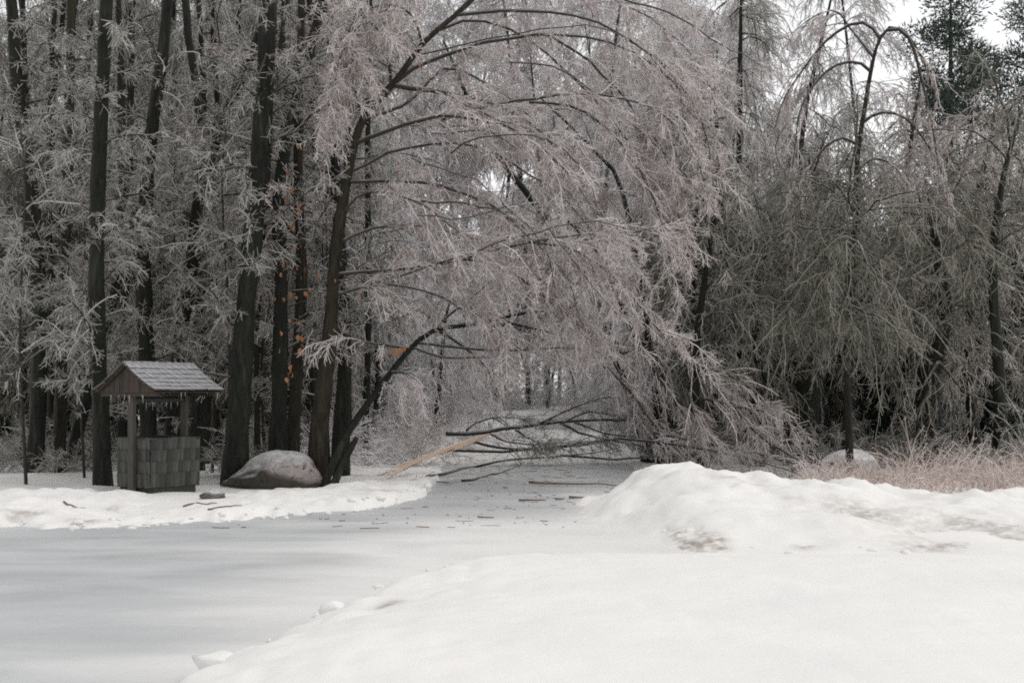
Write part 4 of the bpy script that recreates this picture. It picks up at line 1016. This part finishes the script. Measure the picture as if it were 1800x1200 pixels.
# ---- undergrowth
def shrub_mesh(seed, H, n, twig, spread_=.5, n2=6, n3=4):
    global rng
    keep = rng; rng = np.random.default_rng(seed)
    a = rng.uniform(0, 6.28, n); rr = rng.uniform(0, .18, n)
    base = np.stack([np.cos(a) * rr, np.sin(a) * rr, np.full(n, -.03)], -1)
    d = norm(np.stack([np.cos(a) * spread_, np.sin(a) * spread_, np.full(n, 1.0)], -1) + rng.normal(size=(n, 3)) * .2)
    L = rng.uniform(.5, 1, n) * H; P = np.empty((n, 6, 3)); P[:, 0] = base; p = base.copy()
    for k in range(1, 6):
        d = norm(d + np.array([0, 0, -.22]) + rng.normal(size=(n, 3)) * .08); p = p + d * (L / 5)[:, None]; P[:, k] = p
    R = np.linspace(.011, .006, 6)[None].repeat(n, 0)
    L2 = spawn(P, R, n2, (.2, 1), (.4, 1), (.2, .6), 4, (.008, .006), .5, .12)
    L3 = spawn(*L2, n3, (.1, 1), (.4, 1.1), (.08, .25), 3, (.0065, .005), .3, .15)
    me = tubes_mesh('shrub', [(P, R), L2, L3], np.zeros(3), [4, 3, 3]); me.materials.append(twig); rng = keep
    return me
SH = [shrub_mesh(31, 1.3, 16, TG), shrub_mesh(32, 1.0, 20, TG, .8), shrub_mesh(33, 1.7, 14, TG, .35)]
SHP = [shrub_mesh(34, 1.3, 16, M['twig_lightened']), shrub_mesh(35, 1.0, 20, M['twig_lightened'], .9), shrub_mesh(36, 1.9, 16, TP, .4)]
def shrub(px, Y, ms, label, group, s=1):
    o = link('shrub', random.choice(ms)); X = at(px, 0, Y)[0]
    o.location = (X, Y, float(max(ground_z(np.array(X), np.array(Y)), 0)) - .02)
    o.rotation_euler.z = random.uniform(0, 6.28); o.scale = (s,) * 3; tag(o, label, 'shrub', group)
for i in range(30): shrub(random.uniform(-20, 560), random.uniform(22.5, 32), SH, 'low ice-bent shrub on the snowy floor behind the wishing well', 'shrubs behind the well', random.uniform(.6, 1.2))
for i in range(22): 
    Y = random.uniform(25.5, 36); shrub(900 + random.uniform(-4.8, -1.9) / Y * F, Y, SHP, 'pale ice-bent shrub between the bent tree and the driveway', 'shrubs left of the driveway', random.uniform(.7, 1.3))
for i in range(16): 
    Y = random.uniform(34, 50); shrub(900 + random.uniform(-4, 6) / Y * F, Y, SHP, 'pale iced shrub beyond the fallen limb', 'shrubs beyond the fallen limb', random.uniform(.8, 1.5))
for px_, Y_ in [(p_, y_) for p_, y_ in spots(40, 1220, 1840, 22.5, 31) if not (1420 < p_ < 1575 and y_ < 25)]: shrub(px_, Y_, SH, 'grey frosted shrub under the weeping trees on the right', 'shrubs under the weeping trees', random.uniform(.6, 1.3))

# dry grass on the right
n = 2600
X = rng.uniform(4.0, 10.5, n); Y = 19.2 + (rng.random(n) ** 1.4) * 4.2; 
keepm = (X / Y * F + 900 > 1400 + rng.uniform(0, 60, n))
X, Y = X[keepm], Y[keepm]; n = len(X)
hgt = rng.uniform(.35, 1.25, n) * np.clip(-.25 + 2.2 * fbm(X, Y, 1.3, 120, 3), .15, 1.2) * .9 * np.where((X / Y * F + 900 < 1575) & (Y < 24.2), .55, 1); P = np.empty((n, 5, 3)); p = np.stack([X, Y, np.full(n, .0)], -1); P[:, 0] = p
d = norm(np.stack([rng.normal(size=n) * .35, rng.normal(size=n) * .35, np.ones(n)], -1))
for k in range(1, 5):
    d = norm(d + np.array([0, 0, -.25]) + rng.normal(size=(n, 3)) * .16); p = p + d * (hgt / 4)[:, None]; P[:, k] = p
R = np.linspace(.007, .004, 5)[None].repeat(n, 0)
L2 = spawn(P, R, 3, (.35, 1), (.4, 1), (.06, .2), 3, (.006, .0045), .2, .15)
o = link('dry_grass', tubes_mesh('dry_grass', [(P, R), L2], np.zeros(3), [3, 3]), None, M['dry_grass'])
tag(o, 'strip of iced pinkish dry grass beyond the high snow bank', 'dry grass', kind='stuff')

# clods of snow along the ploughed edges
cl_V, cl_F, n0 = [], [], 0
bm = bmesh.new(); bmesh.ops.create_icosphere(bm, subdivisions=2, radius=1); bm.verts.ensure_lookup_table()
ico = np.array([v.co[:] for v in bm.verts]); icf = np.array([[v.index for v in f.verts] for f in bm.faces]); bm.free()
def clod(x, y, z, r):
    global n0
    k = np.array([mn.noise(Vector(p * 1.7) + Vector((x * 9, y * 9, 0))) for p in ico])[:, None]
    cl_V.append(ico * (1 + .45 * k) * np.array([r * random.uniform(.8, 1.5), r * random.uniform(.8, 1.4), r * random.uniform(.5, .8)]) + np.array([x, y, z])); cl_F.append(icf + n0); n0 += len(ico)
for i in range(54):
    x = random.uniform(1.2, 6.5); y = random.gauss(float(np.interp(x, [.7, 1.6, 2.4, 4.3, 7.4], [16.2, 13.6, 12.4, 11.9, 11.3])), .3); clod(x, y, float(rb_z(np.array(x), np.array(y))) - .006, random.choice((.012, .018, .02, .03, .05)))
for i in range(90):
    x = random.uniform(-8, -1.2); y = float(np.interp(x, ROAD_L[:9, 0], ROAD_L[:9, 1])) + random.gauss(.1, .25); clod(x, y, max(float(lb_z(np.array(x), np.array(y))), .0) + .005, random.choice((.015, .02, .03, .04, .06)))
for i in range(22):
    t = random.random(); x = float(np.interp(t, [0, .5, 1], [-1.75, -1.2, -.3])) + random.gauss(-.05, .12); y = float(np.interp(t, [0, .5, 1], [6.7, 9, 11.8])); clod(x, y, max(float(fb_z(np.array(x), np.array(y))), 0) + .004, random.choice((.012, .016, .02, .035)))
clod(-1.66, 6.95, .09, .10); clod(-1.5, 7.05, .10, .085); clod(-1.25, 8.6, .10, .08)
me = bpy.data.meshes.new('snow_clods'); me.from_pydata(np.concatenate(cl_V).tolist(), [], np.concatenate(cl_F).tolist()); me.shade_smooth()
tag(link('snow_clods', me, None, M['snow']), 'small crumbled snow clods along the ploughed edges of the driveway', 'snow clods', kind='stuff')

# twig litter on the driveway
n = 300
Y = rng.uniform(14.5, 34, n); X = rng.uniform(-1.6, 2.2, n) - np.where(Y < 18, rng.uniform(0, 3, n), 0)
ok = inside(X, Y, ROAD_PG); X, Y = X[ok], Y[ok]; n = len(X)
a = rng.normal(size=n) * .5; L = .02 + .22 * rng.random(n) ** 3
p0 = np.stack([X, Y, road_z(X, Y) + .008], -1); dv = np.stack([np.cos(a), np.sin(a), np.zeros(n)], -1)
P = np.stack([p0, p0 + dv * (L * .5)[:, None] + rng.normal(size=(n, 3)) * (.008, .008, .002), p0 + dv * L[:, None]], 1); P[..., 2] = np.maximum(P[..., 2], .006)
R = rng.uniform(.003, .006, (n, 1)).repeat(3, 1)
o = link('twig_litter', tubes_mesh('twig_litter', [(P, R)], np.zeros(3), [3]), None, M['stick'])
tag(o, 'scattered broken twigs and bark crumbs on the driveway ice', 'twig litter', kind='stuff')

tris = sum(sum(len(p.vertices) - 2 for p in me.polygons) if len(me.polygons) < 5000 else len(me.loops) - 2 * len(me.polygons) for me in bpy.data.meshes)
print('TRIS', tris, 'OBJ', len(bpy.data.objects))
